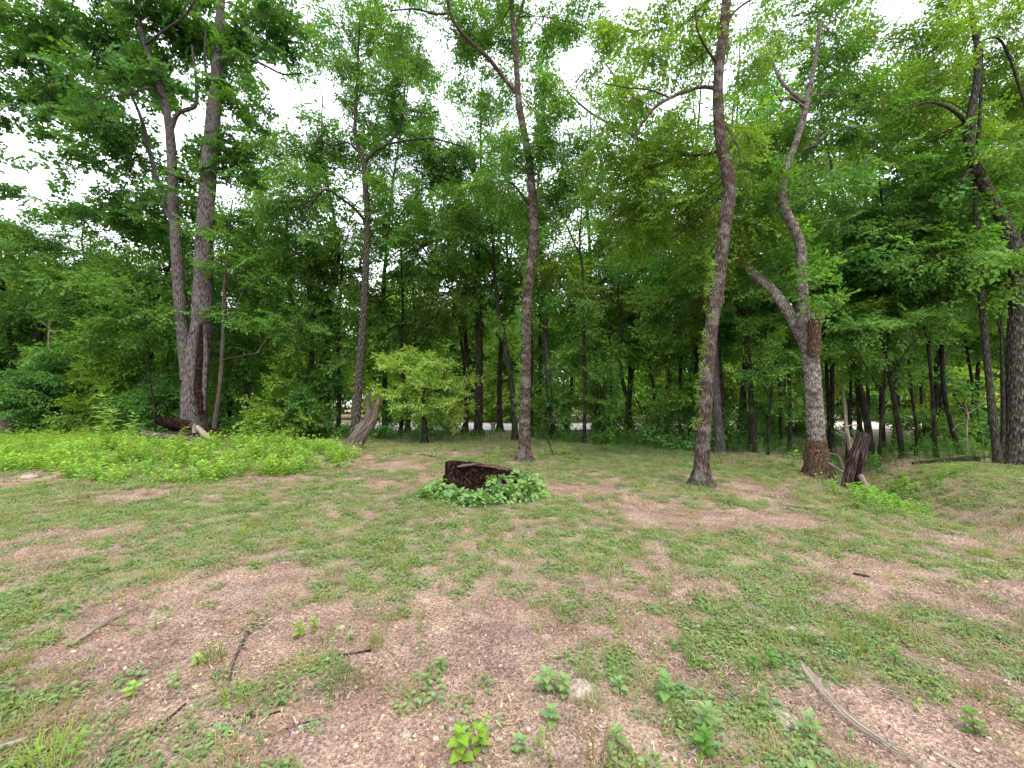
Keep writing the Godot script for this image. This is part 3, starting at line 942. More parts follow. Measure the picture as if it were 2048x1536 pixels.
func build_main_trees() -> void:
	# twin-trunked tree
	var t := measured_tree("twin_tree", "big grey twin-trunked tree with a long rotten hollow above the log pile", 15.5,
		[[390, 884, 78], [388, 840, 66], [389, 780, 62], [398, 700, 62], [405, 640, 56], [407, 560, 50], [409, 480, 45], [413, 400, 42], [419, 320, 40], [426, 240, 38], [432, 180, 36], [438, 100, 28], [441, 20, 22], [446, -90, 14]],
		[[[380, 760, 44, 0.25], [370, 690, 34, 0.3], [362, 630, 30, 0.3], [357, 550, 30, 0.3], [351, 470, 27, 0.3], [346, 380, 25, 0.3], [343, 300, 24, 0.3], [336, 240, 21, 0.2], [325, 190, 19, 0.1], [309, 140, 16], [289, 85, 13], [275, 20, 11], [262, -60, 8]],
		[[352, 460, 13, 0.5], [325, 400, 13, 0.9], [312, 350, 12, 1.2], [298, 300, 11, 1.4], [285, 245, 10, 1.5], [262, 190, 7, 1.6], [235, 160, 5, 1.6]],
		[[344, 255, 13], [355, 228, 12, -0.1], [375, 219, 11, -0.2], [390, 212, 10, -0.3], [394, 185, 9, -0.3], [390, 140, 7, -0.3], [384, 90, 5, -0.3]],
		[[326, 195, 7], [300, 175, 6, -0.4], [255, 190, 5, -0.8], [200, 195, 4, -1.4], [170, 215, 3, -1.8]],
		[[440, 118, 8], [480, 116, 6, -0.3], [520, 126, 6, -0.5], [565, 148, 5, -0.7], [603, 146, 4, -0.8]],
		[[424, 170, 7], [413, 150, 7, -0.3], [410, 110, 6, -0.5], [412, 60, 5, -0.6]],
		[[289, 90, 8], [330, 60, 7, -0.5], [370, 30, 6, -0.8], [400, -20, 5, -1]],
		[[405, 640, 6, -0.5], [395, 655, 4, -0.7], [375, 670, 3, -0.8], [360, 668, 2, -0.9]],
		[[415, 620, 5, -0.5], [400, 640, 3, -0.8], [390, 690, 2, -0.9]]],
		[[150, 60, 110, 60, 1.5], [60, 120, 80, 60, 1.4], [250, 100, 90, 70, 1.5], [400, 90, 90, 70, 1.7], [350, 160, 60, 45, 1.0], [500, 60, 70, 55, 1.3], [590, 30, 60, 40, 1.1], [615, 85, 40, 30, 1.2], [475, 190, 50, 50, 1.0], [495, 250, 45, 45, 0.9],
		[100, 190, 80, 50, 1.2], [20, 210, 60, 50, 1.2], [210, 230, 80, 45, 1.0], [260, 290, 60, 40, 0.9], [160, 280, 60, 30, 0.9], [50, 385, 50, 25, 1.0], [15, 330, 40, 20, 0.8], [110, 330, 40, 22, 0.6], [210, 340, 60, 25, 0.7], [290, 380, 50, 35, 1.0],
		[470, 290, 60, 45, 1.3], [490, 350, 60, 40, 1.2, 1.0], [400, 340, 45, 30, 0.9, 0.9], [330, 20, 90, 50, 1.5], [470, 130, 50, 40, 1.0, 0.6], [30, 40, 80, 60, 1.2], [200, 160, 60, 40, 1.3, -0.8], [440, 430, 60, 40, 1.1, 1.5], [300, 440, 70, 40, 1.3, 2.0], [380, 480, 50, 40, 0.9, 2.5], [200, 430, 80, 35, 1.2, 2.0]],
		M.bark_grey, S.lobed, Color(0.10, 0.23, 0.055), 0.85, 1.55, 0.46)
	# hollow and frayed wood of the twin tree
	var foot := t.position
	var a := Acc.new()
	var hp := px_path([[404, 650, 7, -0.42], [402, 690, 13, -0.46], [399, 730, 17, -0.48], [396, 765, 20, -0.5], [400, 800, 16, -0.52], [404, 830, 8, -0.5]], 15.5, foot)
	var hs := smooth(hp[0], hp[1], 5)
	tube(a, hs[0], hs[1], 10, 0.35, 1.0)
	var hol := part("hollow", a.mesh(M.wood_rot), t)
	hol.set_meta("label", "dark reddish rotten hollow in the trunk")
	for e in [[[397, 655, 9, -0.42], [390, 700, 11, -0.46], [386, 750, 11, -0.5], [390, 790, 8, -0.5]], [[409, 650, 8, -0.4], [411, 710, 11, -0.42], [409, 770, 11, -0.45], [408, 820, 8, -0.45]]]:
		a = Acc.new()
		hp = px_path(e, 15.5, foot)
		hs = smooth(hp[0], hp[1], 5)
		tube(a, hs[0], hs[1], 10, 0.15, 1.0)
		part("bark_lip", a.mesh(M.bark_grey), t)
	# slender tree behind the snag
	measured_tree("slender_tree", "slender dark tree rising right behind the silvery snag", 14.6,
		[[707, 890, 26], [712, 830, 23], [718, 760, 21], [724, 680, 19], [729, 600, 18], [733, 500, 16], [735, 430, 16], [731, 380, 14], [727, 325, 13], [716, 295, 11], [710, 260, 10], [713, 190, 8], [716, 110, 6], [720, 30, 4]],
		[[[728, 325, 9], [750, 302, 8], [775, 288, 7], [795, 262, 6, 0.3], [806, 225, 5, 0.5], [810, 170, 4, 0.6]],
		[[732, 445, 8], [712, 420, 7, -0.4], [680, 395, 6, -0.8], [650, 380, 5, -1.1], [620, 410, 4, -1.2], [600, 450, 3, -1.3]],
		[[735, 440, 8], [760, 445, 7, 0.3], [800, 470, 6, 0.7], [840, 490, 5, 1.0], [880, 540, 3, 1.2]],
		[[778, 288, 5], [820, 280, 5, -0.5], [870, 278, 4, -0.9], [930, 295, 3, -1.2]],
		[[714, 300, 6], [695, 285, 5], [665, 290, 4], [640, 280, 3]]],
		[[770, 180, 60, 60, 1.6, 0.5], [820, 140, 55, 45, 1.2], [700, 110, 60, 60, 0.9], [650, 150, 45, 50, 0.55], [640, 245, 50, 45, 0.55], [880, 215, 60, 40, 0.55], [780, 60, 70, 50, 1.0, 0.5], [860, 310, 70, 40, 1.2], [660, 320, 55, 30, 1.1], [610, 400, 60, 40, 1.2], [690, 470, 60, 35, 1.0], [860, 480, 80, 40, 1.7, 1.0], [950, 440, 60, 35, 1.2, 1.0], [800, 400, 60, 40, 1.3], [570, 470, 60, 40, 1.2], [720, 210, 40, 50, 1.0], [790, 320, 60, 35, 1.1], [930, 350, 60, 30, 0.8], [690, 40, 50, 45, 0.7], [590, 330, 60, 45, 1.3], [540, 400, 60, 45, 1.4], [640, 290, 45, 35, 1.0], [600, 285, 40, 25, 0.7], [900, 300, 60, 40, 1.1], [960, 335, 60, 40, 1.2], [840, 250, 50, 35, 0.9]],
		M.bark_mottled, S.fine + S.broad, MID, 1.0, 1.4, 1.0)
	# vine-grown tree
	t = measured_tree("vine_grown_tree", "slim grey-barked tree with a vine climbing its shaded side, behind the hollow stump", 10.6,
		[[1050, 928, 34], [1049, 880, 28], [1050, 800, 26], [1052, 700, 25], [1053, 620, 25], [1058, 560, 24], [1066, 500, 23], [1068, 450, 22], [1064, 380, 20], [1058, 320, 18], [1047, 260, 17], [1038, 210, 16], [1034, 150, 14], [1029, 80, 13], [1024, 20, 11], [1020, -60, 9]],
		[[[1035, 185, 10], [1015, 165, 9], [978, 118, 9, -0.2], [945, 88, 8, -0.4], [915, 55, 8, -0.6], [899, 20, 7, -0.7], [892, -40, 6, -0.8]],
		[[902, 26, 6, -0.65], [870, 28, 5, -0.9], [830, 18, 4, -1.1], [780, 22, 3, -1.3]],
		[[1060, 412, 7], [1045, 392, 6, -0.2], [1022, 366, 5, -0.4], [1008, 385, 4, -0.5], [998, 408, 3, -0.6]],
		[[1070, 380, 5], [1085, 400, 4, -0.3], [1105, 430, 3, -0.5], [1120, 460, 2, -0.6]],
		[[1030, 60, 8], [1045, 10, 7, 0.2], [1062, -50, 6, 0.4]]],
		[[900, 50, 75, 45, 1.1], [830, 35, 60, 35, 1.2, -0.5], [965, 55, 60, 45, 1.0], [1000, 20, 60, 40, 1.1], [1080, 45, 60, 40, 0.9], [1065, 150, 45, 45, 0.7], [1090, 210, 40, 35, 1.2, -0.5], [1115, 250, 40, 30, 1.0, -0.5], [1110, 320, 55, 30, 1.1, 0.5], [1160, 350, 50, 30, 0.8, 0.8], [1170, 45, 60, 45, 0.7], [1010, 235, 40, 40, 0.4], [960, 150, 50, 40, 0.4], [1130, 15, 60, 30, 0.8], [1030, 300, 40, 30, 0.6], [1010, 400, 50, 35, 0.9, 1.0], [1000, 330, 50, 35, 1.0], [1150, 280, 50, 40, 1.0], [1120, 420, 60, 40, 1.1, 1.5]],
		M.bark_scaly, S.fine + S.broad, MID, 0.9, 1.55, 1.25)
	var w := []
	var c := PackedColorArray()
	for k in 130:
		var py := rr(480, 840)
		var d := 10.6 + rr(-0.25, 0.1)
		w.append(Transform3D(aim(Vector3(rr(-1, 0.1), rr(-0.8, 0.1), rr(-0.2, 0.8)), 1.2, rr(0.9, 1.6)), at((1056 if py < 580 else 1044) - rr(2, 11), py, d) - t.position))
		c.append(leaf_tint(MID, 0.25))
	copies("vine", S.mat[2], w, c, t).set_meta("kind", "stuff")
	# scaly leaning tree
	t = measured_tree("scaly_tree", "scaly tan-barked tree leaning slightly, alone in the mown grass", 7.45,
		[[1403, 976, 48], [1404, 930, 37], [1407, 860, 34], [1411, 790, 33], [1416, 720, 32], [1421, 670, 33], [1430, 610, 33], [1438, 550, 32], [1446, 480, 31], [1453, 430, 31], [1459, 385, 33], [1456, 345, 31], [1443, 290, 28], [1436, 220, 27], [1437, 150, 26], [1445, 80, 25], [1452, 10, 24], [1456, -70, 21]],
		[[[1436, 178, 10], [1410, 174, 9], [1385, 178, 8, -0.1], [1340, 196, 8, -0.3], [1305, 220, 7, -0.4], [1275, 262, 5, -0.5], [1262, 300, 3, -0.5]],
		[[1442, 300, 10, 0.2], [1400, 310, 9, 0.8], [1350, 305, 8, 1.4], [1300, 288, 7, 1.8], [1235, 255, 6, 2.2], [1180, 225, 5, 2.5], [1132, 182, 3, 2.8]],
		[[1440, 240, 6], [1460, 265, 5, -0.1], [1478, 300, 4, -0.2], [1481, 335, 3, -0.2]],
		[[1438, 130, 7], [1415, 100, 6, -0.2], [1395, 60, 5, -0.4], [1390, 10, 4, -0.5]],
		[[1452, 40, 7], [1485, 10, 6, 0.3], [1520, -10, 5, 0.5]],
		[[1340, 196, 5, -0.3], [1300, 180, 4, -0.5], [1250, 175, 3, -0.7], [1200, 165, 2, -0.9]]],
		[[1310, 120, 70, 45, 1.2, 0.4], [1350, 55, 70, 45, 1.1], [1265, 55, 60, 45, 0.9], [1240, 190, 55, 35, 0.6], [1330, 320, 70, 45, 1.3, 1.5], [1375, 390, 65, 45, 1.4, 1.2], [1300, 410, 70, 45, 1.2, 2.0], [1485, 250, 40, 40, 1.0], [1510, 330, 55, 45, 1.2, 1.5], [1530, 150, 50, 50, 0.8], [1490, 50, 50, 45, 0.9], [1390, 250, 50, 35, 0.8], [1270, 320, 55, 40, 0.9, 1.5], [1340, 470, 70, 45, 1.3, 2.5], [1405, 530, 50, 45, 1.2, 2.5], [1210, 110, 50, 40, 0.6], [1410, 150, 40, 50, 0.8], [1500, 430, 50, 45, 1.1, 2.0], [1260, 470, 50, 40, 1.0, 3.0], [1190, 300, 50, 40, 0.9, 2.0], [1225, 230, 45, 35, 0.8, 1.5], [1230, 400, 60, 45, 1.1, 2.5]],
		M.bark_scaly, S.fine + S.broad, YELLOW, 0.8, 1.45, 1.15)
	w = []
	c = PackedColorArray()
	for k in 70:
		var py := rr(520, 860)
		w.append(Transform3D(aim(Vector3(rr(-1, 0.3), rr(-0.8, 0.1), rr(-0.2, 0.8)), 1.2, rr(0.7, 1.2)), at(lerpf(1432, 1400, (py - 520) / 340.0) - rr(0, 14), py, 7.45 + rr(-0.2, 0.1)) - t.position))
		c.append(leaf_tint(YELLOW, 0.25))
	copies("vine", S.mat[2], w, c, t).set_meta("kind", "stuff")
	# blotchy pale tree
	t = measured_tree("blotchy_tree", "pale blotchy-barked tree with a broken stub and reddish foot", 8.7,
		[[1638, 958, 54], [1635, 910, 48], [1631, 850, 44], [1627, 790, 43], [1622, 730, 44], [1618, 690, 42], [1608, 650, 34], [1606, 600, 27], [1603, 540, 25], [1600, 490, 25], [1588, 455, 25], [1570, 420, 25], [1564, 380, 22], [1574, 335, 18], [1590, 290, 17], [1606, 240, 17], [1613, 205, 17], [1622, 165, 13], [1632, 110, 10], [1640, 40, 7]],
		[[[1612, 690, 30, 0.1], [1592, 650, 28, 0.2], [1570, 612, 26, 0.4], [1540, 576, 24, 0.7], [1505, 545, 22, 1.0], [1470, 508, 20, 1.3], [1430, 460, 16, 1.7], [1400, 400, 12, 2.0]],
		[[1612, 208, 11], [1590, 190, 10], [1565, 165, 8, 0.2], [1548, 130, 6, 0.3], [1540, 80, 4, 0.4]],
		[[1608, 215, 8], [1580, 195, 7, -0.3], [1560, 200, 5, -0.5], [1545, 170, 3, -0.6]],
		[[1605, 300, 6], [1630, 290, 6, -0.2], [1640, 272, 7, -0.3], [1650, 262, 3, -0.4]]],
		[[1580, 50, 60, 45, 0.9], [1650, 80, 60, 45, 0.9], [1625, 265, 60, 35, 0.7], [1690, 230, 60, 45, 0.9], [1710, 150, 60, 45, 0.9], [1560, 240, 40, 40, 0.7], [1545, 420, 45, 40, 1.4, 0.5], [1670, 320, 50, 40, 0.6], [1500, 480, 60, 45, 1.3, 1.5], [1560, 540, 50, 40, 1.2, 1.0], [1690, 440, 60, 40, 0.8, 2.0], [1600, 580, 40, 25, 0.8, -0.5], [1740, 320, 60, 45, 0.8, 1.5], [1760, 230, 60, 45, 0.9, 1.5], [1640, 620, 30, 20, 0.5, -0.4], [1530, 80, 40, 40, 0.6]],
		M.bark_sycamore, S.fine + S.broad, MID, 0.85, 1.35, 1.25)
	foot = t.position
	var sp := px_path([[1628, 710, 32, -0.18], [1629, 680, 28, -0.22], [1630, 655, 26, -0.25], [1633, 634, 28, -0.28]], 8.7, foot)
	var ss := smooth(sp[0], sp[1], 5)
	a = Acc.new()
	tube(a, ss[0], ss[1], 14, 0.14, 2.0)
	var stub := part("broken_stub", a.mesh(M.bark_base), t)
	a = Acc.new()
	for k in 9:
		var ang := TAU * k / 9
		var b: Vector3 = ss[0][ss[0].size() - 1] + Vector3(cos(ang), 0, sin(ang)) * 0.09
		tube(a, PackedVector3Array([b - Vector3(0, 0.05, 0), b + Vector3(0.01, rr(0.05, 0.14), 0)]), PackedFloat32Array([0.04, 0.008]), 5, 0.1, 1.0)
	part("splinter", a.mesh(M.wood_pale), stub)
	a = Acc.new()
	var fp := smooth([Vector3(0, -0.05, 0), at(1637, 930, 8.7) - foot, at(1635, 905, 8.7) - foot, at(1633, 880, 8.7) - foot], [0.36, 0.262, 0.226, 0.19], 6)
	tube(a, fp[0], fp[1], 28, 0.2, 3.0)
	part("root_collar", a.mesh(M.bark_base), t).set_meta("label", "reddish brown foot of the trunk")
	# mottled old tree and the leaning one before it
	measured_tree("mottled_tree", "thick mottled old tree that forks above head height at the wood edge", 9.6,
		[[2036, 942, 78], [2036, 880, 66], [2036, 800, 60], [2035, 700, 56], [2036, 620, 54], [2036, 560, 52], [2032, 510, 50], [2010, 450, 38], [1985, 400, 34], [1962, 355, 31], [1945, 310, 28], [1937, 265, 26], [1944, 215, 24], [1954, 160, 22], [1955, 100, 19], [1945, 40, 15], [1935, -40, 11]],
		[[[2036, 540, 36], [2055, 470, 32], [2075, 380, 28, 0.2], [2090, 260, 24, 0.4], [2095, 100, 18, 0.6]],
		[[1962, 355, 12], [1940, 340, 10, -0.2], [1925, 362, 8, -0.3], [1918, 358, 4, -0.3]],
		[[1945, 262, 14], [1920, 232, 12, -0.3], [1890, 212, 10, -0.6], [1850, 205, 7, -0.9], [1800, 225, 4, -1.2]],
		[[2080, 320, 9, 0.2], [2040, 180, 8, -0.3], [2010, 95, 8, -0.6], [1985, 75, 6, -0.8], [1940, 95, 3, -1.0]]],
		[[1900, 60, 60, 45, 1.0, 0.5], [1960, 50, 60, 45, 0.9], [2020, 60, 60, 50, 1.2, 0.8], [1850, 130, 60, 40, 1.1, 0.5], [1880, 170, 60, 40, 1.1, 1.2], [1820, 200, 60, 40, 1.2, 0.5], [2010, 170, 50, 45, 1.1, 1.0], [2020, 270, 50, 50, 1.2, 1.2], [1960, 300, 40, 40, 0.8], [1850, 280, 60, 40, 1.2, 1.0], [1790, 290, 60, 40, 1.1, 1.5], [1900, 330, 50, 35, 0.7, 1.0], [2035, 370, 50, 40, 1.2, 1.4], [1780, 60, 60, 40, 0.8, 1.0], [1730, 90, 50, 40, 0.8, 1.0], [2030, 140, 40, 40, 1.0, 0.6]],
		M.bark_mottled, S.fine + S.broad, YELLOW, 0.85, 1.3, 1.1)
	measured_tree("leaning_tree", "tall thin dark tree standing close before the mottled old tree", 9.7,
		[[2000, 940, 28], [1993, 900, 24], [1986, 840, 22], [1979, 770, 20], [1971, 690, 19], [1964, 610, 18], [1959, 540, 17], [1955, 470, 16], [1952, 420, 15], [1952, 340, 13], [1958, 260, 11], [1962, 180, 9], [1965, 80, 6]],
		[[[1998, 930, 16], [2006, 890, 12], [2008, 840, 10], [2007, 780, 9], [2004, 700, 7], [2000, 600, 6]], [[1985, 620, 6, 0.4], [2000, 600, 5, 0.2], [2030, 560, 4, 0.1]]],
		[[1930, 470, 50, 35, 1.2, 1.5], [2000, 480, 50, 40, 1.1, 1.5], [1910, 540, 50, 30, 1.2, 1.5], [1990, 560, 50, 35, 1.2, 1.0], [1930, 400, 40, 30, 0.9, 1.0], [1970, 640, 45, 30, 0.9, 1.5], [1860, 500, 60, 35, 1.2, 2.0], [1960, 130, 50, 40, 0.8]],
		M.bark_mottled, S.fine + S.broad, MID, 0.9, 1.3)
	measured_tree("layered_sapling", "understorey sapling with flat pale layers of leaves beyond the tilted log", 11.2,
		[[1758, 918, 8], [1762, 850, 7], [1768, 780, 6], [1772, 720, 5], [1778, 660, 4]],
		[[[1768, 780, 4], [1800, 720, 3, -0.3], [1840, 670, 2, -0.6]], [[1766, 790, 4], [1730, 730, 3, -0.2], [1700, 680, 2, -0.4]]],
		[[1720, 655, 55, 12, 1.6, -0.4], [1780, 640, 60, 12, 1.6, 0.0], [1840, 655, 50, 10, 1.6, -0.6], [1760, 690, 60, 12, 1.4, 0.2], [1700, 710, 45, 12, 1.3, 0.0], [1830, 700, 50, 12, 1.3, 0.3], [1780, 740, 55, 12, 1.0, 0.4], [1720, 600, 60, 14, 1.4, 0.5], [1820, 590, 60, 14, 1.4, 0.5], [1880, 620, 50, 14, 1.2, 0.6]],
		M.bark_dark, S.broad, Color(0.20, 0.40, 0.10), 0.75, 1.2)
	measured_tree("layered_sapling", "understorey sapling spreading leaf layers beside the blotchy tree's great limb", 11.6,
		[[1535, 908, 7], [1537, 850, 6], [1542, 790, 5], [1545, 730, 4]],
		[[[1541, 800, 3], [1515, 750, 3, -0.2], [1490, 700, 2, -0.3]]],
		[[1500, 690, 50, 14, 1.5, 0.0], [1560, 700, 50, 14, 1.4, 0.2], [1530, 740, 50, 14, 1.2, 0.0], [1580, 760, 40, 14, 1.0, 0.3], [1500, 640, 50, 16, 1.3, 0.3], [1550, 640, 45, 16, 1.3, 0.3], [1590, 800, 35, 12, 0.9, 0.3]],
		M.bark_dark, S.broad, MID, 0.75, 1.2)
	# thin sapling leaning by the twin tree
	measured_tree("leaning_sapling", "thin pale sapling bent beside the twin-trunked tree", 15.3,
		[[425, 880, 14], [432, 830, 12], [440, 770, 11], [444, 710, 10], [447, 650, 9], [447, 600, 8], [452, 540, 7], [458, 460, 5], [465, 400, 4]],
		[[[447, 660, 4], [470, 620, 3, -0.2], [490, 570, 2, -0.3]], [[442, 720, 3], [480, 712, 2, -0.3], [520, 705, 2, -0.5]], [[447, 630, 4], [452, 600, 3], [446, 580, 3], [440, 590, 2]]],
		[[480, 560, 50, 35, 1.1, 0.8], [520, 520, 60, 40, 1.2, 0.8], [470, 470, 60, 40, 1.1, 1.0], [550, 580, 60, 40, 1.2, 1.2], [540, 640, 60, 35, 1.2, 0.8], [600, 650, 60, 30, 1.2, 0.5], [490, 640, 45, 30, 1.0, 1.0]],
		M.wood_grey, S.broad, MID, 0.9, 1.2)
	# yellow-green sapling before the dark bushes
	measured_tree("pale_sapling", "light green sapling with feathery layers before the dark bushes", 16.2,
		[[312, 868, 6], [308, 810, 6], [300, 760, 5], [296, 700, 5], [290, 640, 4], [285, 580, 3]],
		[[[304, 790, 3], [270, 770, 2, -0.2], [240, 760, 2, -0.3]]],
		[[260, 600, 60, 25, 1.2, 0.0], [310, 620, 50, 25, 1.3, 0.0], [270, 650, 70, 25, 1.4, 0.0], [330, 660, 45, 25, 1.2, 0.2], [230, 560, 50, 25, 1.0, 0.3], [300, 560, 60, 30, 1.2, 0.5], [180, 690, 60, 25, 1.3, 0.8], [160, 560, 70, 30, 1.0, 1.0], [90, 500, 90, 40, 1.0, 2.0], [30, 540, 60, 40, 1.2, 2.0], [250, 500, 70, 35, 1.2, 1.2], [120, 610, 70, 30, 1.1, 2.0]],
		M.bark_dark, S.fine, MID, 1.2, 1.1)
	measured_tree("young_maple", "young round-topped maple with lime green crown standing alone before the wood", 15.0,
		[[850, 886, 15], [849, 850, 13], [848, 810, 11], [846, 770, 9], [843, 730, 6]],
		[[[848, 815, 6], [870, 785, 5], [900, 765, 3]], [[847, 800, 6], [820, 770, 5], [795, 745, 3]]],
		[[795, 722, 36, 11, 2.4, 0.2], [835, 714, 38, 11, 2.4, 0.4], [872, 732, 42, 12, 2.4, 0.0], [908, 760, 34, 11, 2.2, 0.2], [818, 755, 42, 12, 2.2, -0.4], [868, 778, 46, 12, 2.2, -0.5], [912, 798, 34, 10, 2.0, 0.0], [798, 792, 38, 11, 2.0, 0.2], [838, 808, 44, 11, 2.0, -0.4], [888, 826, 38, 10, 1.8, 0.0], [812, 832, 32, 9, 1.5, 0.2], [928, 828, 24, 12, 1.6, 0.4]],
		M.bark_dark, S.broad, Color(0.36, 0.55, 0.12), 0.8, 1.4, 0.75)
	# dark leaning trunk at the far side of the weed bed
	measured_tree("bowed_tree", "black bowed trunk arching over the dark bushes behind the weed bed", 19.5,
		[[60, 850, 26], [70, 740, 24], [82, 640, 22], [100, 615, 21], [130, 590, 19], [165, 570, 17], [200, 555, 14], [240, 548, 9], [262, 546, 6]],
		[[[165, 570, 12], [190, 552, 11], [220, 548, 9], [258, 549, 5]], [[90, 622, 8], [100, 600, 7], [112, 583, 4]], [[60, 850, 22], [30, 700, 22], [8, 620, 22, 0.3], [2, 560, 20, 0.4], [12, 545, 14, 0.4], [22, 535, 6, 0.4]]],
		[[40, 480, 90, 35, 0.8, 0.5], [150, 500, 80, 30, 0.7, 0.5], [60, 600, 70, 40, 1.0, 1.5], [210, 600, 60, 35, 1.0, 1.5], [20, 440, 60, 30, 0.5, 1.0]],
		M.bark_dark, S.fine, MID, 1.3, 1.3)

# ------------------------------------------------------------------ dead wood
func log_thing(called: String, label: String, category: String, depth: float, rows: Array, m: Material, sides := 10, uneven := 0.14, group := "", lift := 0.0) -> Node3D:
	var p0 := at(rows[0][0], rows[0][1], depth)
	var base := Vector3(p0.x, ground_y(p0.x, p0.z) + lift, p0.z)
	var t := thing(called, label, category, base, group)
	var pp := px_path(rows, depth, base)
	var s := smooth(pp[0], pp[1], 5)
	var a := Acc.new()
	tube(a, s[0], s[1], sides, uneven, 2.0)
	a.v.append(s[0][0]); a.n.append((s[0][0] - s[0][1]).normalized()); a.t.append(Vector2(0.3, 0))
	var c := a.v.size() - 1
	for k in sides:
		a.i.append_array(PackedInt32Array([k, k + 1, c]))
	part("wood", a.mesh(m), t)
	return t

# a stick lying along the ground through photo pixels
func stick(called: String, label: String, rows: Array, m: Material, group := "", sink := 0.3, twigs := []) -> void:
	var base := on_ground(rows[0][0], rows[0][1])
	var t := thing(called, label, "stick" if called != "buried_root" else "root", base, group)
	for set_ in [rows] + twigs:
		var pts := []
		var rad := []
		for q in set_:
			var g := on_ground(q[0], q[1])
			var r: float = q[2] * 0.5 / FOCAL * -g.z * 0.85
			pts.append(g + Vector3(0, r * (1.0 - sink) + (q[3] if q.size() > 3 else 0.0), 0) - base)
			rad.append(r)
		var s := smooth(pts, rad, 6)
		var a := Acc.new()
		tube(a, s[0], s[1], 8, 0.16, 1.0)
		part("wood" if set_ == rows else "twig", a.mesh(m), t)

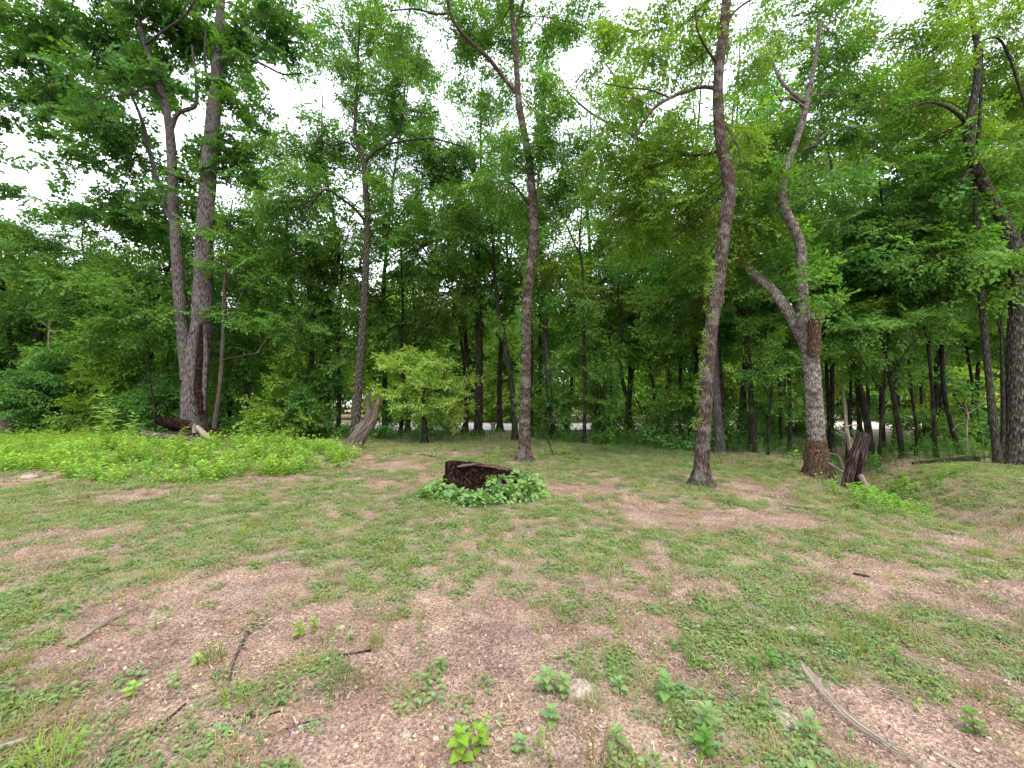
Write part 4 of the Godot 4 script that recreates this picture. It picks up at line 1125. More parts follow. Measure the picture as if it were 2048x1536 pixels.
func build_dead_wood() -> void:
	var g := "rotten logs at the foot of the twin-trunked tree"
	log_thing("rotten_log", "long grey weathered log lying across the pile", "log", 14.0, [[284, 866, 15], [300, 869, 17], [340, 874, 15], [390, 879, 15], [440, 884, 14], [478, 886, 10]], M.wood_grey, 12, 0.2, g)
	log_thing("rotten_log", "black rotten log with red crumbling top leaning on the trunk", "log", 14.4, [[312, 840, 14, -0.2], [335, 846, 26], [360, 850, 30, 0.2], [385, 856, 24, 0.3], [405, 866, 14, 0.3]], M.wood_rot, 12, 0.35, g, -0.1)
	log_thing("rotten_log", "reddish crumbling log lying outward past the leaning sapling", "log", 14.3, [[412, 862, 16], [440, 868, 18], [462, 874, 16], [478, 877, 8]], M.wood_rot, 12, 0.3, g)
	log_thing("rotten_log", "dark flat slab of wood lowest in the log pile", "log", 13.4, [[350, 892, 12], [380, 894, 17], [420, 896, 18], [452, 897, 9]], M.bark_log, 10, 0.25, g)
	log_thing("rotten_log", "thin dark log wedged under the black rotten one", "log", 14.2, [[318, 866, 10], [350, 868, 13], [395, 866, 13], [410, 864, 7]], M.bark_log, 10, 0.2, g)
	log_thing("wood_chunk", "pale splintered chunk of heartwood on the log pile", "wood", 13.9, [[393, 852, 9], [402, 862, 12], [412, 872, 13], [424, 878, 6]], M.wood_pale, 8, 0.35, g)
	log_thing("wood_chunk", "small pale upright splinter beside the heartwood chunk", "wood", 13.95, [[390, 866, 9], [388, 856, 8], [392, 846, 3]], M.wood_pale, 7, 0.3, g)
	log_thing("rotten_log", "short charred-looking log end poking up behind the pile", "log", 14.7, [[330, 838, 16], [345, 850, 18], [356, 862, 16]], M.wood_rot, 10, 0.3, g, -0.2)
	log_thing("rotten_log", "broken grey plank-like piece on top of the flat slab", "log", 13.6, [[372, 884, 9], [410, 886, 12], [446, 882, 9], [466, 884, 4]], M.wood_grey, 9, 0.3, g)
	log_thing("wood_chunk", "rust-red wood chunk between heartwood and trunk", "wood", 14.5, [[382, 848, 14], [398, 856, 18], [412, 866, 10]], M.bark_base, 9, 0.4, g)
	log_thing("wood_chunk", "dark crumbled wood half sunk in weeds before the bed", "wood", 8.9, [[520, 962, 10], [550, 963, 14], [585, 962, 14], [612, 960, 7]], M.bark_log, 9, 0.4, "", -0.05)
	log_thing("wood_chunk", "grey bark scrap lying on bare soil before the weed bed", "wood", 7.4, [[245, 992, 8], [280, 994, 12], [320, 993, 7]], M.wood_grey, 9, 0.4, "", -0.05)
	# silvery snag
	var t := log_thing("driftwood_snag", "silvery weathered root snag with two upright horns", "snag", 12.2, [[690, 912, 12, 0.1], [700, 896, 22], [712, 880, 28], [726, 862, 30], [736, 846, 25], [738, 828, 15], [736, 808, 10], [733, 795, 4]], M.wood_grey, 14, 0.3)
	for e in [[[722, 872, 22, -0.05], [738, 854, 22, -0.08], [748, 838, 18, -0.08], [752, 818, 12, -0.05], [757, 800, 9], [752, 796, 5]], [[737, 815, 7], [739, 800, 5], [739, 782, 3]], [[712, 886, 16, -0.1], [720, 900, 12, -0.2], [727, 914, 9, -0.25]], [[703, 892, 14, 0.1], [696, 905, 10, 0.15], [686, 913, 7, 0.2]], [[735, 862, 12, -0.12], [722, 884, 13, -0.14], [715, 905, 10, -0.16], [719, 914, 6, -0.2]]]:
		var pp := px_path(e, 12.2, t.position)
		var s := smooth(pp[0], pp[1], 5)
		var a := Acc.new()
		tube(a, s[0], s[1], 10, 0.28, 2.0)
		part("horn" if e[0][1] < 880 and e[0][0] != 735 else "root", a.mesh(M.wood_grey), t)
	# tilted log
	t = log_thing("tilted_log", "short dark furrowed log tilted upright in the weedy ditch", "log", 8.0, [[1701, 992, 44], [1706, 960, 43], [1714, 920, 38], [1722, 890, 33], [1729, 868, 27]], M.bark_log, 16, 0.14)
	var cleft := Acc.new()
	var cp := px_path([[1712, 990, 10, -0.2], [1716, 960, 12, -0.2], [1720, 930, 9, -0.17], [1722, 905, 4, -0.14]], 8.0, t.position)
	var cs := smooth(cp[0], cp[1], 5)
	tube(cleft, cs[0], cs[1], 8, 0.3, 1.0)
	part("cleft", cleft.mesh(M.wood_rot), t)
	var dg := "dead branches tangled in the ditch"
	var dead := [
		["bleached branch curling up behind the tilted log", 8.5, [[1716, 975, 9], [1706, 930, 8], [1700, 890, 7], [1693, 855, 6], [1690, 830, 4]], [[[1708, 900, 5], [1704, 880, 4], [1694, 868, 4], [1692, 856, 4], [1704, 850, 3], [1714, 852, 3]]]],
		["grey forked branch lying between the pale tree and the tilted log", 8.5, [[1656, 925, 5], [1675, 938, 6], [1695, 948, 6], [1712, 948, 5]], [[[1675, 938, 4], [1690, 962, 4], [1702, 985, 3]], [[1690, 946, 3], [1680, 920, 3], [1672, 905, 2]]]],
		["thin dead twig reaching across the ditch", 8.6, [[1655, 905, 3], [1680, 915, 3], [1690, 945, 3], [1700, 975, 3]], [[[1672, 978, 3], [1690, 982, 3], [1704, 984, 3]]]],
		["pale root splaying from under the tilted log", 7.7, [[1720, 950, 12], [1730, 968, 12], [1738, 985, 9], [1748, 1000, 4]], []],
	]
	for q in dead:
		t = log_thing("dead_branch", q[0], "branch", q[1], q[2], M.wood_pale, 7, 0.12, dg)
		for e in q[3]:
			var pp := px_path(e, q[1], t.position)
			var s := smooth(pp[0], pp[1], 5)
			var a := Acc.new()
			tube(a, s[0], s[1], 6, 0.1, 1.0)
			part("twig", a.mesh(M.wood_pale), t)
	log_thing("birch_snag", "white broken stem standing behind the tilted log", "snag", 13.0, [[1700, 905, 9], [1694, 860, 9], [1690, 820, 8], [1686, 780, 6], [1685, 760, 3]], M.wood_pale, 8, 0.1)
	log_thing("fallen_log", "long dark log lying on the ground at the wood edge", "log", 10.0, [[1826, 927, 8], [1860, 924, 11], [1900, 920, 13], [1940, 917, 14], [1957, 918, 13]], M.bark_dark, 12, 0.14)
	t = log_thing("dead_sapling", "bleached dead sapling standing behind the fallen log", "snag", 11.3, [[1935, 920, 5], [1934, 880, 5], [1933, 850, 5], [1936, 830, 4], [1930, 805, 3]], M.wood_pale, 7, 0.12)
	for e in [[[1934, 845, 3], [1915, 850, 2], [1905, 862, 2]], [[1936, 832, 3], [1925, 815, 2], [1910, 822, 2]], [[1935, 828, 3], [1955, 815, 2], [1970, 803, 2]]]:
		var pp := px_path(e, 11.3, t.position)
		var s := smooth(pp[0], pp[1], 5)
		var a := Acc.new()
		tube(a, s[0], s[1], 5, 0.1, 1.0)
		part("twig", a.mesh(M.wood_pale), t)
	log_thing("dead_tree", "bleached dead stem slanting before the bowed black trunk", "snag", 18.8, [[98, 700, 5], [100, 652, 6], [118, 610, 5], [128, 585, 5], [127, 550, 3]], M.wood_pale, 6, 0.1, "dead stems by the bowed trunk")
	log_thing("dead_tree", "pale dead stem fallen across the bushes under the bowed trunk", "snag", 18.9, [[112, 668, 6], [92, 650, 6], [60, 625, 5], [15, 598, 4]], M.wood_pale, 6, 0.1, "dead stems by the bowed trunk")
	# pedestal by the road and boulder
	var pf := at(986, 864, 20.6)
	pf.y = ground_y(pf.x, pf.z)
	t = thing("pedestal_table", "small grey stone pedestal with a flat slab top beside the road", "pedestal", pf)
	var a := Acc.new()
	tube(a, PackedVector3Array([Vector3(0, -0.02, 0), Vector3(0, 0.08, 0), Vector3(0, 0.34, 0), Vector3(0, 0.42, 0)]), PackedFloat32Array([0.14, 0.10, 0.11, 0.14]), 12, 0.03, 1.0)
	part("column", a.mesh(M.stone), t)
	var slab := BoxMesh.new()
	slab.size = Vector3(0.36, 0.06, 0.34)
	slab.material = M.stone
	part("slab", slab, t).position = Vector3(0, 0.455, 0)
	var bf := at(2, 850, 17.0)
	bf.y = ground_y(bf.x, bf.z) + 0.3
	t = thing("boulder", "grey lichened boulder at the end of the weed bed", "boulder", bf)
	part("rock", stone_mesh(77, 0.5, 0.62, 0.5), t, M.dark_stone)

func build_stump() -> void:
	var base := at(962, 988, 6.9)
	base.y = ground_y(base.x, base.z)
	var t := thing("hollow_stump", "wide hollow rotten stump overgrown with vines", "stump", base)
	var n := 72
	# outer shell with a ragged rim, inner wall, floor
	var a := Acc.new()
	for k in n + 1:
		var ang := TAU * k / n
		var d := Vector3(cos(ang), 0, sin(ang))
		var front := clampf(d.z, 0.0, 1.0)
		var h := 0.43 - 0.10 * d.x
		if d.z > -0.05:
			h = 0.34 - 0.20 * smoothstep(0.25, 0.8, front) + 0.05 * lump_noise.get_noise_2d(k * 60.0, 3.0)
			if d.x < -0.15: h = 0.34 - 0.08 * front
			if d.x > -0.15 and d.x < 0.62 and d.z > 0.3: h = 0.07
		h += 0.035 * lump_noise.get_noise_2d(k * 40.0, 0) + rr(-0.012, 0.012)
		var ro := 0.66 * (1.0 + 0.10 * lump_noise.get_noise_2d(cos(ang) * 60 + 300, sin(ang) * 60))
		var ri := ro - 0.17 - 0.05 * lump_noise.get_noise_2d(k * 30.0, 90)
		var flare := 1.12
		var rows := [[ro * flare, -0.08], [ro * 1.02, h * 0.45], [ro, h], [(ro + ri) * 0.5, h + 0.012], [ri, h - 0.01], [ri * 1.02, h * 0.4], [ri * 0.95, 0.05], [0.0, 0.06]]
		for j in rows.size():
			var q: float = rows[j][0] * (1.0 + 0.05 * lump_noise.get_noise_3d(k * 50.0, j * 40.0, 7))
			a.v.append(Vector3(d.x * q, rows[j][1], d.z * q * 0.8))
			a.n.append(d if j < 3 else (Vector3.UP if j == 3 or j == 7 else -d))
			a.t.append(Vector2(k * 4.0 / n, rows[j][1] + (rows[j][0] if j > 2 else 0.0)))
	var r := 8
	for k in n:
		for j in r - 1:
			var q0 := k * r + j
			a.i.append_array(PackedInt32Array([q0, q0 + r, q0 + 1, q0 + r, q0 + r + 1, q0 + 1]))
	part("shell", a.mesh(M.wood_rot), t)
	# weathered grey slabs that top the far rim
	var rims := [[[-0.62, 0.44, -0.16], [-0.35, 0.47, -0.36], [-0.05, 0.465, -0.46], 0.11, M.wood_grey], [[-0.15, 0.45, -0.42], [0.2, 0.43, -0.44], [0.5, 0.38, -0.28], 0.10, M.bark_base], [[0.42, 0.38, -0.3], [0.6, 0.35, -0.08], [0.68, 0.30, 0.12], 0.08, M.bark_log]]
	for q in rims:
		a = Acc.new()
		var s := smooth([Vector3(q[0][0], 0, q[0][2]), Vector3(q[1][0], 0, q[1][2]), Vector3(q[2][0], 0, q[2][2])], [q[3] * 0.7, q[3], q[3] * 0.7], 8)
		tube(a, s[0], s[1], 12, 0.3, 1.0)
		for k in a.v.size():
			a.v[k].y *= 0.32
			a.n[k] = Vector3(a.n[k].x, a.n[k].y * 3.0, a.n[k].z).normalized()
		var o := part("rim", a.mesh(q[4]), t)
		o.position.y = (q[0][1] + q[2][1]) * 0.5
		o.rotation.z = atan2(q[2][1] - q[0][1], q[2][0] - q[0][0])
	# twigs and roots inside the opening
	for e in [[[0.05, -0.02, 0.3], [-0.02, 0.12, 0.36], [-0.28, 0.34, 0.2], 0.01], [[0.0, 0.1, 0.4], [0.16, 0.16, 0.42], [0.32, 0.3, 0.35], 0.011], [[-0.05, 0.11, 0.42], [-0.25, 0.09, 0.45], [-0.38, 0.1, 0.42], 0.008], [[0.02, 0.13, 0.42], [0.02, 0.05, 0.48], [0.0, -0.02, 0.5], 0.009], [[0.35, -0.02, 0.45], [0.42, 0.18, 0.4], [0.52, 0.34, 0.2], 0.012], [[-0.42, -0.02, 0.4], [-0.4, 0.18, 0.42], [-0.44, 0.36, 0.3], 0.01]]:
		a = Acc.new()
		var s := smooth([Vector3(e[0][0], e[0][1], e[0][2]), Vector3(e[1][0], e[1][1], e[1][2]), Vector3(e[2][0], e[2][1], e[2][2])], [e[3], e[3] * 0.9, e[3] * 0.5], 5)
		tube(a, s[0], s[1], 6, 0.15, 1.0)
		part("twig", a.mesh(M.wood_grey), t)
	# vine leaves round the stump
	var w := []
	var c := PackedColorArray()
	for k in 420:
		var ang := rr(0, TAU)
		var q := rr(0.70, 1.08)
		var p := Vector3(cos(ang) * q * (1.15 if cos(ang) > 0 else 0.95), 0, 0.05 + sin(ang) * q * 0.85)
		if p.z < -0.3 and rng.randf() < 0.7: continue
		p.y = rr(0.0, 0.10) + 0.16 * exp(-pow((q - 0.72) / 0.16, 2)) * rng.randf()
		if cos(ang) > 0.2 and sin(ang) > -0.3 and rng.randf() < 0.5:
			p = p * rr(0.62, 0.95)
			p.y = rr(0.08, 0.32)
		w.append(Transform3D(aim(rdir(), 0.5, rr(0.8, 1.25)), p))
		c.append(leaf_tint(Color(0.22, 0.36, 0.14), 0.35))
	var v := thing("ivy_vine", "broad-leaved vine ringing the hollow stump", "vine", base)
	copies("leaves", mat(301, 0.10, 12, 0.07, 0.055, 0.07), w, c, v).set_meta("kind", "stuff")

# ------------------------------------------------------------------ weeds and turf
func inside(poly: PackedVector2Array, p: Vector2) -> bool:
	return Geometry2D.is_point_in_polygon(p, poly)

# stuff spread over a polygon given in photo pixels on the ground
func spread(called: String, label: String, category: String, px_poly: Array, per_m2: float, mesh: Mesh, tint: Color, lo: float, hi: float, edge_fade := 0.0) -> void:
	var poly := PackedVector2Array()
	var box := Rect2()
	for q in px_poly:
		var g := at_flat(q[0], q[1])
		poly.append(Vector2(g.x, g.z))
	box = Rect2(poly[0], Vector2.ZERO)
	for q in poly: box = box.expand(q)
	var w := []
	var c := PackedColorArray()
	for k in int(box.get_area() * per_m2):
		var p := box.position + Vector2(rng.randf(), rng.randf()) * box.size
		if not inside(poly, p): continue
		var clumpy := soil_noise.get_noise_2d(p.x * 2.2 + 400, p.y * 2.2)
		if rng.randf() < 0.35 - clumpy: continue
		var s := rr(lo, hi) * (1.0 + 0.5 * clumpy)
		w.append(Transform3D(Basis.from_euler(Vector3(rr(-0.25, 0.25), rr(0, TAU), rr(-0.25, 0.25))).scaled(Vector3.ONE * s), Vector3(p.x, ground_y(p.x, p.y) - 0.01, p.y)))
		c.append(leaf_tint(Color(tint.r * (1.0 + 0.3 * clumpy), tint.g * (1.0 + 0.15 * clumpy), tint.b), 0.2))
	var o := copies(called, mesh, w, c, self)
	tag(o, label, category, "", "stuff")

func build_weeds() -> void:
	var bed := [[-300, 880], [0, 878], [180, 873], [270, 880], [290, 915], [370, 926], [460, 915], [600, 908], [720, 925], [700, 940], [620, 952], [520, 962], [400, 972], [260, 972], [150, 968], [60, 952], [-300, 960]]
	spread("weeds", "bright lime green weed bed sprawling before the log pile", "weeds", bed, 110, S.weed[1], LIME, 0.4, 1.1)
	spread("weeds", "narrow-leaved darker weeds mixed through the bed before the log pile", "weeds", bed, 34, S.weed[0], Color(0.25, 0.46, 0.10), 0.4, 1.05)
	spread("weeds", "small weeds fringing the bed before the log pile", "weeds", [[-300, 950], [60, 948], [150, 962], [400, 966], [520, 956], [700, 930], [760, 940], [640, 968], [420, 985], [150, 985], [40, 970], [-300, 980]], 40, S.weed[3], Color(0.22, 0.42, 0.10), 0.3, 0.7)
	spread("weeds", "taller leafy weeds scattered in the bed before the log pile", "weeds", [[-300, 878], [160, 874], [260, 885], [280, 925], [480, 925], [560, 910], [560, 935], [300, 955], [100, 945], [-300, 940]], 9, S.weed[2], Color(0.20, 0.33, 0.06), 0.8, 1.4)
	spread("weeds", "leafy weed clump at the outer end of the log pile", "weeds", [[440, 884], [560, 884], [610, 905], [480, 905]], 26, S.weed[2], Color(0.22, 0.40, 0.10), 0.6, 1.2)
	spread("weeds", "fine bright weeds filling the ditch by the tilted log", "weeds", [[1690, 975], [1740, 940], [1800, 935], [1880, 942], [1960, 945], [1900, 955], [1860, 975], [1850, 1000], [1850, 1030], [1760, 1030], [1710, 1000]], 120, S.weed[3], Color(0.20, 0.42, 0.08), 0.4, 1.0)
	spread("weeds", "broad pale weeds on the lip of the ditch", "weeds", [[1640, 955], [1700, 995], [1770, 1022], [1830, 1040], [1800, 1050], [1700, 1015], [1630, 970]], 36, S.weed[1], Color(0.22, 0.36, 0.10), 0.5, 1.0)
	spread("weeds", "small bright weeds round the foot of the scaly leaning tree", "weeds", [[1360, 972], [1400, 966], [1440, 974], [1430, 988], [1370, 986]], 70, S.weed[3], MID, 0.35, 0.6)
	spread("weeds", "row of bright weeds behind the vine-grown tree", "weeds", [[990, 908], [1140, 905], [1150, 914], [1080, 916], [985, 920]], 40, S.weed[3], LIME, 0.6, 1.1)
	spread("weeds", "dip of taller green grass before the thin pole tree", "weeds", [[1190, 902], [1260, 898], [1300, 905], [1240, 910]], 60, S.weed[3], MID, 0.6, 1.0)
	spread("weeds", "little leafy weeds scattered over the bare foreground soil", "weeds", [[-900, 1536], [-300, 1100], [300, 1040], [1024, 1040], [1700, 1080], [2300, 1150], [2900, 1536]], 9, S.weed[3], Color(0.23, 0.38, 0.13), 0.18, 0.5)
	spread("weeds", "narrow-leaved sprigs scattered over the foreground turf", "weeds", [[-900, 1536], [-300, 1100], [300, 1020], [1024, 1020], [1700, 1060], [2300, 1150], [2900, 1536]], 6, S.weed[0], Color(0.20, 0.34, 0.10), 0.15, 0.4)
	# undergrowth along the wood edge
	var w := []
	var c := PackedColorArray()
	var w2 := []
	var c2 := PackedColorArray()
	for k in 5200:
		var x := rr(-30, 20)
		var d := wood_edge(x) + 0.1 + pow(rng.randf(), 1.5) * 6.0
		if d > 20.5: continue
		if x > 7 and d < wood_edge(x) + 1.0 and rng.randf() < 0.5: continue
		if absf(x / d * FOCAL + 1024 - 390) < 40: continue
		var tr := Transform3D(Basis.from_euler(Vector3(rr(-0.3, 0.3), rr(0, TAU), rr(-0.3, 0.3))).scaled(Vector3.ONE * rr(0.7, 1.35) * (0.75 if x > -3.0 and x < 2.0 else 1.0)), Vector3(x, ground_y(x, -d) - 0.02, -d))
		if k % 2:
			w.append(tr)
			c.append(leaf_tint(MID, 0.3))
		else:
			w2.append(tr)
			c2.append(leaf_tint(DEEP, 0.3))
	tag(copies("undergrowth", S.weed[0], w, c, self), "knee-high leafy undergrowth along the wood edge", "undergrowth", "", "stuff")
	tag(copies("undergrowth", S.weed[2], w2, c2, self), "darker taller undergrowth on the wood floor", "undergrowth", "", "stuff")
	# single tall plants
	var tall := [
		["tall pokeweed with broad drooping leaves standing over the weed bed", 205, 884, 12.0, 1.6, 11, 0.36, 0.15], ["shorter pokeweed close beside the tall one", 262, 890, 11.8, 0.95, 8, 0.28, 0.13], ["leafy upright weed at the end of the reddish log", 520, 892, 12.2, 0.95, 8, 0.22, 0.10], ["pale-leaved nettle before the log pile", 480, 918, 10.9, 0.6, 7, 0.19, 0.10], ["broad-leaved weed between nettle and silvery snag", 560, 915, 11.2, 0.5, 6, 0.18, 0.10],
		["spindly weed growing at the foot of the silvery snag", 745, 914, 11.3, 0.5, 6, 0.12, 0.05], ["thin weed on the bed side of the silvery snag", 668, 906, 12.0, 0.55, 7, 0.10, 0.03], ["broad-leaved seedling at the foot of the blotchy tree", 1592, 930, 9.8, 0.4, 4, 0.2, 0.12],
	]
	var sd := 400
	for q in tall:
		sd += 1
		var p := at(q[1], q[2], q[3])
		p.y = ground_y(p.x, p.z)
		var t := thing("weed_plant", q[0], "plant", p, "single tall weeds")
		var stalks := 3 if q[4] > 0.5 else 2
		for k in stalks:
			sd += 13
			var o := part("leafy_stem", weed(sd, q[4] * (1.0 if k == 0 else rr(0.6, 0.85)), q[5], q[6], q[7]), t, tinted(Color(0.27, 0.44, 0.13)))
			o.position = Vector3(rr(-0.12, 0.12) * k, 0, rr(-0.12, 0.12) * k)
			o.rotation.y = rr(0, TAU)

func build_turf() -> void:
	# [mesh, tint, per square metre near, wants: 1 green 0 bare]
	var kinds := [
		[S.mat[0], Color(0.235, 0.345, 0.145), 38.0, 1, "clover", "low clover leaves in the mown turf"], [S.mat[1], Color(0.28, 0.375, 0.165), 38.0, 1, "clover", "fine creeping leaves in the mown turf"], [S.mat[2], Color(0.21, 0.345, 0.13), 22.0, 1, "seedlings", "scattered broadleaf seedlings in the turf"],
		[S.tuft[0], Color(0.27, 0.345, 0.14), 15.0, 1, "grass", "short green grass of the clearing"], [S.tuft[1], Color(0.37, 0.39, 0.21), 22.0, 1, "grass", "yellowing cut grass of the clearing"], [S.tuft[2], Color(0.19, 0.27, 0.05), 5.0, 1, "grass", "longer grass tufts left by the mower"],
		[S.litter[0], Color(0.36, 0.265, 0.235), 20.0, 0, "litter", "dry straw and chips lying on the soil"], [S.litter[1], Color(0.23, 0.16, 0.145), 26.0, 0, "litter", "brown leaf scraps lying on the soil"], [S.litter[2], Color(0.42, 0.35, 0.29), 5.0, 0, "litter", "pale dead grass stems lying on the soil"],
		[S.tuft[1], Color(0.40, 0.335, 0.27), 34.0, 2, "grass", "dead tan grass of the clearing"],
	]
	for q in kinds:
		var w := []
		var c := PackedColorArray()
		var bands := [[1.2, 3.2, 1.9], [3.2, 6.0, 1.25], [6.0, 10.0, 0.7], [10.0, 21.0, 0.32]]
		for b in bands:
			var half: float = b[1] * 1.42 + 0.4
			var n := int((b[1] - b[0]) * 2 * half * q[2] * b[2])
			for k in n:
				var x := rr(-half, half)
				var d := rr(b[0], b[1])
				if absf(x) > d * 1.42 + 0.5: continue
				if d > wood_edge(x) + 0.3: continue
				var bb := bare(x, -d)
				var keep := 1.0
				if q[3] == 1: keep = pow(1.0 - smoothstep(0.2, 0.85, bb), 1.3) + 0.02
				elif q[3] == 0: keep = smoothstep(0.22, 0.6, bb)
				else: keep = 1.0 - absf(bb - 0.45) * 2.0
				if rng.randf() > keep: continue
				var s := rr(0.7, 1.35) * (1.0 if d < 6 else (1.25 if d < 10 else 1.7))
				w.append(Transform3D(Basis(Vector3.UP, rr(0, TAU)).scaled(Vector3.ONE * s), Vector3(x, ground_y(x, -d), -d)))
				c.append(leaf_tint(q[1], 0.2))
		tag(copies(q[4], q[0], w, c, self), q[5], "turf" if q[3] else "litter", "", "stuff")
	# pebbles
	var w := []
	var c := PackedColorArray()
	for k in 5200:
		var d := 1.3 + pow(rng.randf(), 1.3) * 4.5
		var x := rr(-1.42, 1.42) * d
		if rng.randf() > smoothstep(0.45, 0.85, bare(x, -d)): continue
		var s := 0.003 + 0.011 * pow(rng.randf(), 3.0)
		w.append(Transform3D(Basis.from_euler(Vector3(rr(-0.3, 0.3), rr(0, TAU), 0)).scaled(Vector3(s * rr(0.8, 1.4), s * 0.7, s)), Vector3(x, ground_y(x, -d) + s * 0.2, -d)))
		c.append(leaf_tint(Color(0.42, 0.315, 0.255), 0.2))
	var ball := SphereMesh.new()
	ball.radial_segments = 7
	ball.rings = 4
	ball.radius = 1.0
	ball.height = 2.0
	ball.material = M.dry
	tag(copies("gravel", ball, w, c, self), "small pebbles bedded in the bare soil", "gravel", "", "stuff")

# ------------------------------------------------------------------ foreground
func build_foreground() -> void:
	stick("fallen_stick", "thick grey-tan stick slanting across the bare patch", [[138, 1297, 8], [175, 1272, 12], [215, 1246, 13], [250, 1228, 12], [275, 1218, 8]], M.wood_pale)
	stick("fallen_stick", "thin knobbly stick pointing away between two grass tufts", [[458, 1364, 7], [468, 1325, 8], [480, 1298, 8], [498, 1265, 7], [518, 1236, 5]], M.wood_grey, "", 0.2, [[[480, 1298, 4], [492, 1300, 3, 0.01]]])
	stick("fallen_stick", "short bent pale stick on orange soil", [[461, 1440, 9], [478, 1458, 12], [502, 1470, 12], [536, 1473, 8]], M.wood_pale)
	stick("fallen_stick", "long bleached split branch beside the bright grass tuft", [[-30, 1515, 22], [30, 1492, 18], [80, 1470, 10], [145, 1448, 5]], M.wood_pale, "", 0.4)
	stick("fallen_stick", "slim brown twig in dry straw", [[292, 1477, 5], [330, 1445, 6], [372, 1408, 4]], M.bark_base)
	stick("fallen_stick", "dark short twig by a small green sprig", [[678, 1311, 4], [705, 1309, 5], [742, 1302, 5]], M.bark_dark)
	stick("fallen_stick", "straight tan stick in thin grass", [[1481, 1178, 4], [1505, 1205, 6], [1528, 1230, 4]], M.wood_pale)
	stick("fallen_stick", "dark crooked twig above the bent pale stick", [[444, 1430, 4], [475, 1436, 6], [520, 1434, 5], [560, 1424, 3]], M.bark_dark)
	stick("fallen_stick", "pale jointed twig running between weeds", [[322, 1402, 5], [350, 1396, 5], [400, 1394, 5], [450, 1370, 4]], M.wood_pale)
	stick("fallen_stick", "white peeled twig crossing behind the thick grey-tan stick", [[150, 1242, 5], [175, 1247, 4], [230, 1250, 5], [270, 1250, 3]], M.wood_pale)
	stick("fallen_stick", "little dark twig on the slope toward the ditch", [[1706, 1148, 4], [1722, 1152, 6], [1740, 1155, 4]], M.bark_dark)
	stick("fallen_stick", "bent dark twig stuck in the grass beyond the vine-grown tree", [[1094, 892, 4, 0.25], [1100, 900, 4, 0.12], [1106, 910, 4, 0.0]], M.bark_dark, "", 0.2)
	stick("fallen_stick", "dark stick on the bank near the brown path", [[838, 910, 3], [852, 912, 5], [870, 915, 4]], M.bark_dark)
	stick("fallen_stick", "pale stick in the far grass beyond the ditch", [[2000, 1010, 3], [2008, 1020, 5], [2002, 1030, 4]], M.wood_pale)
	stick("fallen_stick", "tan twig lying on orange soil by the buried root", [[1545, 1480, 4], [1560, 1500, 5], [1570, 1515, 4]], M.wood_pale)
	stick("fallen_stick", "thin grey twig below the reddish dirt patch", [[560, 1465, 4], [600, 1450, 4], [640, 1440, 3]], M.wood_grey)
	stick("buried_root", "long pale root half buried in orange soil", [[1604, 1328, 14], [1625, 1358, 22], [1660, 1400, 26], [1705, 1445, 28], [1770, 1490, 26], [1850, 1545, 22]], M.wood_pale, "", 1.15)
	stick("buried_root", "grey splintered root end beside the long pale root", [[1850, 1500, 16], [1890, 1520, 22], [1940, 1550, 20]], M.wood_pale, "", 1.1)
	# stones: [px, py, half width px, height share, label]
	var stones := [
		[1162, 1385, 34, 0.5, "pale angular rock half sunk beside blue-green weeds"], [1592, 1262, 22, 0.28, "flat grey stone flush with the turf"], [1560, 1440, 34, 0.25, "flat tan stone sunk in orange soil"], [852, 1203, 10, 0.6, "small pinkish stone among clover"], [682, 1256, 10, 0.55, "small rounded stone near the dark short twig"], [934, 1257, 8, 0.55, "small tan stone on reddish dirt"],
		[905, 1458, 9, 0.5, "peach-coloured stone on orange soil"], [902, 1440, 8, 0.5, "pinkish pebble-sized stone above the peach one"], [812, 1470, 12, 0.4, "whitish flat stone on orange soil"], [1095, 1275, 11, 0.5, "grey speckled stone by dry stems"], [1045, 1527, 9, 0.5, "small stone by the bright broad-leaved weed"], [998, 1478, 8, 0.6, "reddish round stone on gravelly soil"], [310, 1233, 12, 0.5, "light stone beside the thick grey-tan stick"], [60, 955, 14, 0.5, "pale stone at the front corner of the weed bed"], [440, 912, 14, 0.7, "round grey stone before the log pile"],
	]
	var sd := 600
	for q in stones:
		sd += 1
		var p := on_ground(q[0], q[1])
		var r: float = q[2] / FOCAL * -p.z
		var t := thing("stone", q[4], "stone", p - Vector3(0, r * q[3] * 0.1, 0), "single stones in the clearing")
		part("rock", stone_mesh(sd, r, r * q[3], r * 0.85), t)
	# broad-leaved weeds: [px, py, height m, pairs, leaf length m, tint, label]
	var blue := Color(0.25, 0.39, 0.17)
	var lime := Color(0.26, 0.42, 0.06)
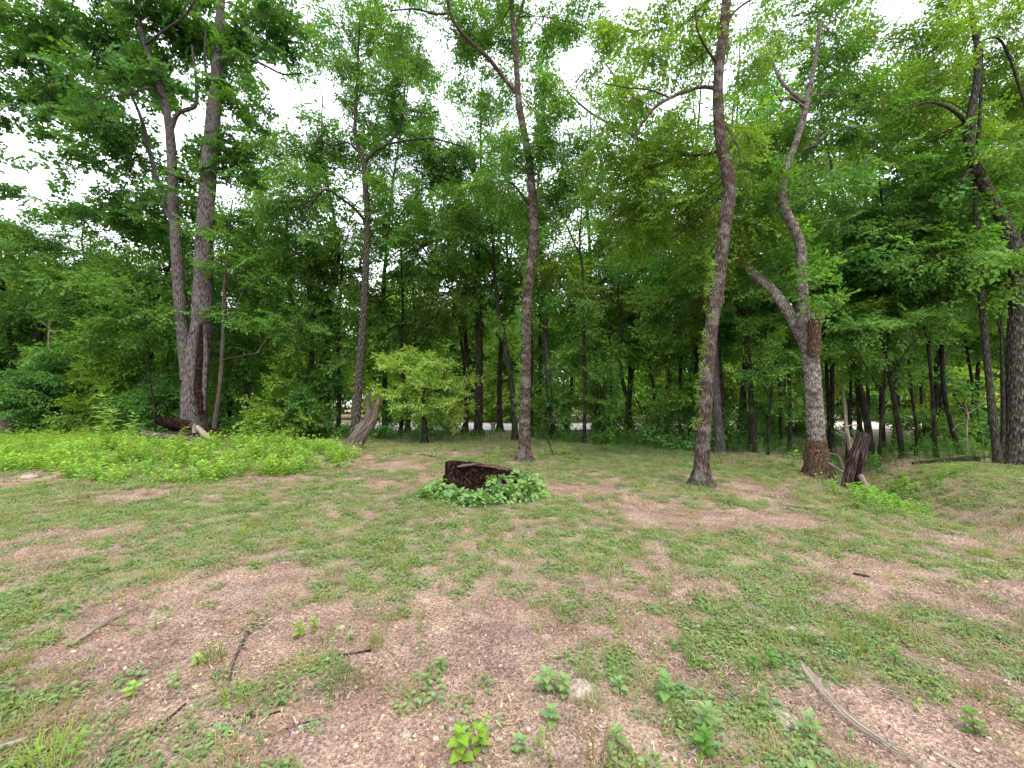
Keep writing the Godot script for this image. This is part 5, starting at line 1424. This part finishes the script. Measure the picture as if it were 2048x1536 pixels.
	var weeds := [
		[598, 1275, 0.10, 3, 0.06, lime, "yellow-green weed with rounded leaves near the dark short twig"], [630, 1262, 0.08, 3, 0.05, lime, "small yellow-green weed beside the rounded-leaf one"], [1095, 1385, 0.11, 3, 0.085, blue, "blue-green weed with big quilted leaves before the pale rock"], [1130, 1395, 0.10, 3, 0.07, blue, "leafy weed leaning on the pale angular rock"], [1108, 1450, 0.07, 2, 0.07, blue, "flat blue-green rosette below the pale rock"], [1240, 1385, 0.07, 2, 0.06, blue, "small blue-green weed beyond the pale rock"],
		[1328, 1400, 0.13, 3, 0.085, Color(0.2, 0.36, 0.12), "large-leaved weed standing alone on gravelly soil"], [1045, 1505, 0.06, 2, 0.06, blue, "low greyish seedling on gravelly soil"], [1232, 1490, 0.07, 2, 0.065, blue, "greyish seedling near the tall thin grass"], [925, 1520, 0.13, 4, 0.075, lime, "bright lime broad-leaved weed on orange soil"], [955, 1500, 0.10, 3, 0.06, lime, "bright weed tucked behind the lime broad-leaved one"], [1415, 1465, 0.12, 3, 0.08, blue, "tall grey-green weed near the flat tan stone"],
		[1405, 1510, 0.10, 5, 0.06, MID, "narrow-leaved spreading weed below the grey-green one"], [1545, 1335, 0.10, 4, 0.055, MID, "bushy small-leaved weed before the buried root"], [1510, 1345, 0.08, 4, 0.05, MID, "bushy weed joined to the one before the root"], [1620, 1480, 0.12, 4, 0.07, blue, "clumped weed beside the buried root"], [1420, 1270, 0.08, 4, 0.04, MID, "dense low weed in thin grass"], [260, 1395, 0.07, 3, 0.05, LIME, "light weed between stick and straw"], [395, 1330, 0.05, 2, 0.05, LIME, "two-leaved sprout by the dark grass tuft"], [700, 1285, 0.05, 2, 0.05, blue, "dark seedling by the dark short twig"], [880, 1335, 0.05, 2, 0.05, blue, "greyish seedling in the middle of reddish dirt"],
		[1950, 1470, 0.10, 4, 0.06, MID, "leafy weed near the splintered root end"], [1790, 1330, 0.10, 4, 0.055, MID, "leafy weed on the turf above the buried root"], [240, 960, 0.22, 4, 0.09, LIME, "weed at the front of the weed bed"],
	]
	for q in weeds:
		sd += 3
		var p := on_ground(q[0], q[1])
		var t := thing("broadleaf_weed", q[6], "weed", p, "single weeds on the bare soil")
		var o := part("leafy_stem", weed(sd, q[2], q[3] + 1, q[4], q[4] * 0.74), t, tinted(q[5]))
		o.rotation.y = rr(0, TAU)
	# grass tufts: [px, py, height, blades, tint, label]
	var tufts := [
		[425, 1318, 0.10, 70, Color(0.16, 0.24, 0.04), "dark green grass tuft with a clover leaf at the thin knobbly stick"], [475, 1402, 0.10, 70, Color(0.26, 0.34, 0.06), "upright yellow-green grass tuft at the end of the knobbly stick"], [105, 1520, 0.12, 130, Color(0.30, 0.42, 0.07), "wide bright grass tuft by the bleached split branch"], [28, 1335, 0.09, 60, Color(0.20, 0.30, 0.05), "grass tuft at the edge of the green turf"], [1195, 1530, 0.26, 26, Color(0.22, 0.20, 0.07), "tall thin brownish grass stalks on gravelly soil"], [1702, 1300, 0.12, 80, Color(0.20, 0.26, 0.05), "dark grass tuft in the turf above the buried root"], [748, 1290, 0.10, 50, Color(0.24, 0.28, 0.07), "reedy grass tuft by the dark short twig"], [690, 1375, 0.10, 120, Color(0.16, 0.22, 0.08), "dull feathery grass patch on brown soil"], [1320, 1190, 0.11, 70, Color(0.22, 0.26, 0.06), "tall grass tuft in the middle turf"], [490, 1065, 0.10, 70, Color(0.36, 0.44, 0.08), "yellow grass tuft on the far turf"], [1960, 1110, 0.10, 90, Color(0.3, 0.42, 0.08), "bright grass tuft on the slope to the ditch"],
	]
	for q in tufts:
		sd += 3
		var p := on_ground(q[0], q[1])
		var t := thing("grass_tuft", q[5], "grass tuft", p, "single grass tufts")
		part("blades", tuft(sd, 0.03 + q[3] * 0.0006, q[3], q[2], 0.0022, 0.8), t, tinted(q[4])).set_meta("kind", "stuff")

var tint_cache := {}
func tinted(c: Color) -> StandardMaterial3D:
	if not tint_cache.has(c):
		var m: StandardMaterial3D = M.leaf.duplicate()
		m.albedo_color = c.linear_to_srgb()
		tint_cache[c] = m
	return tint_cache[c]
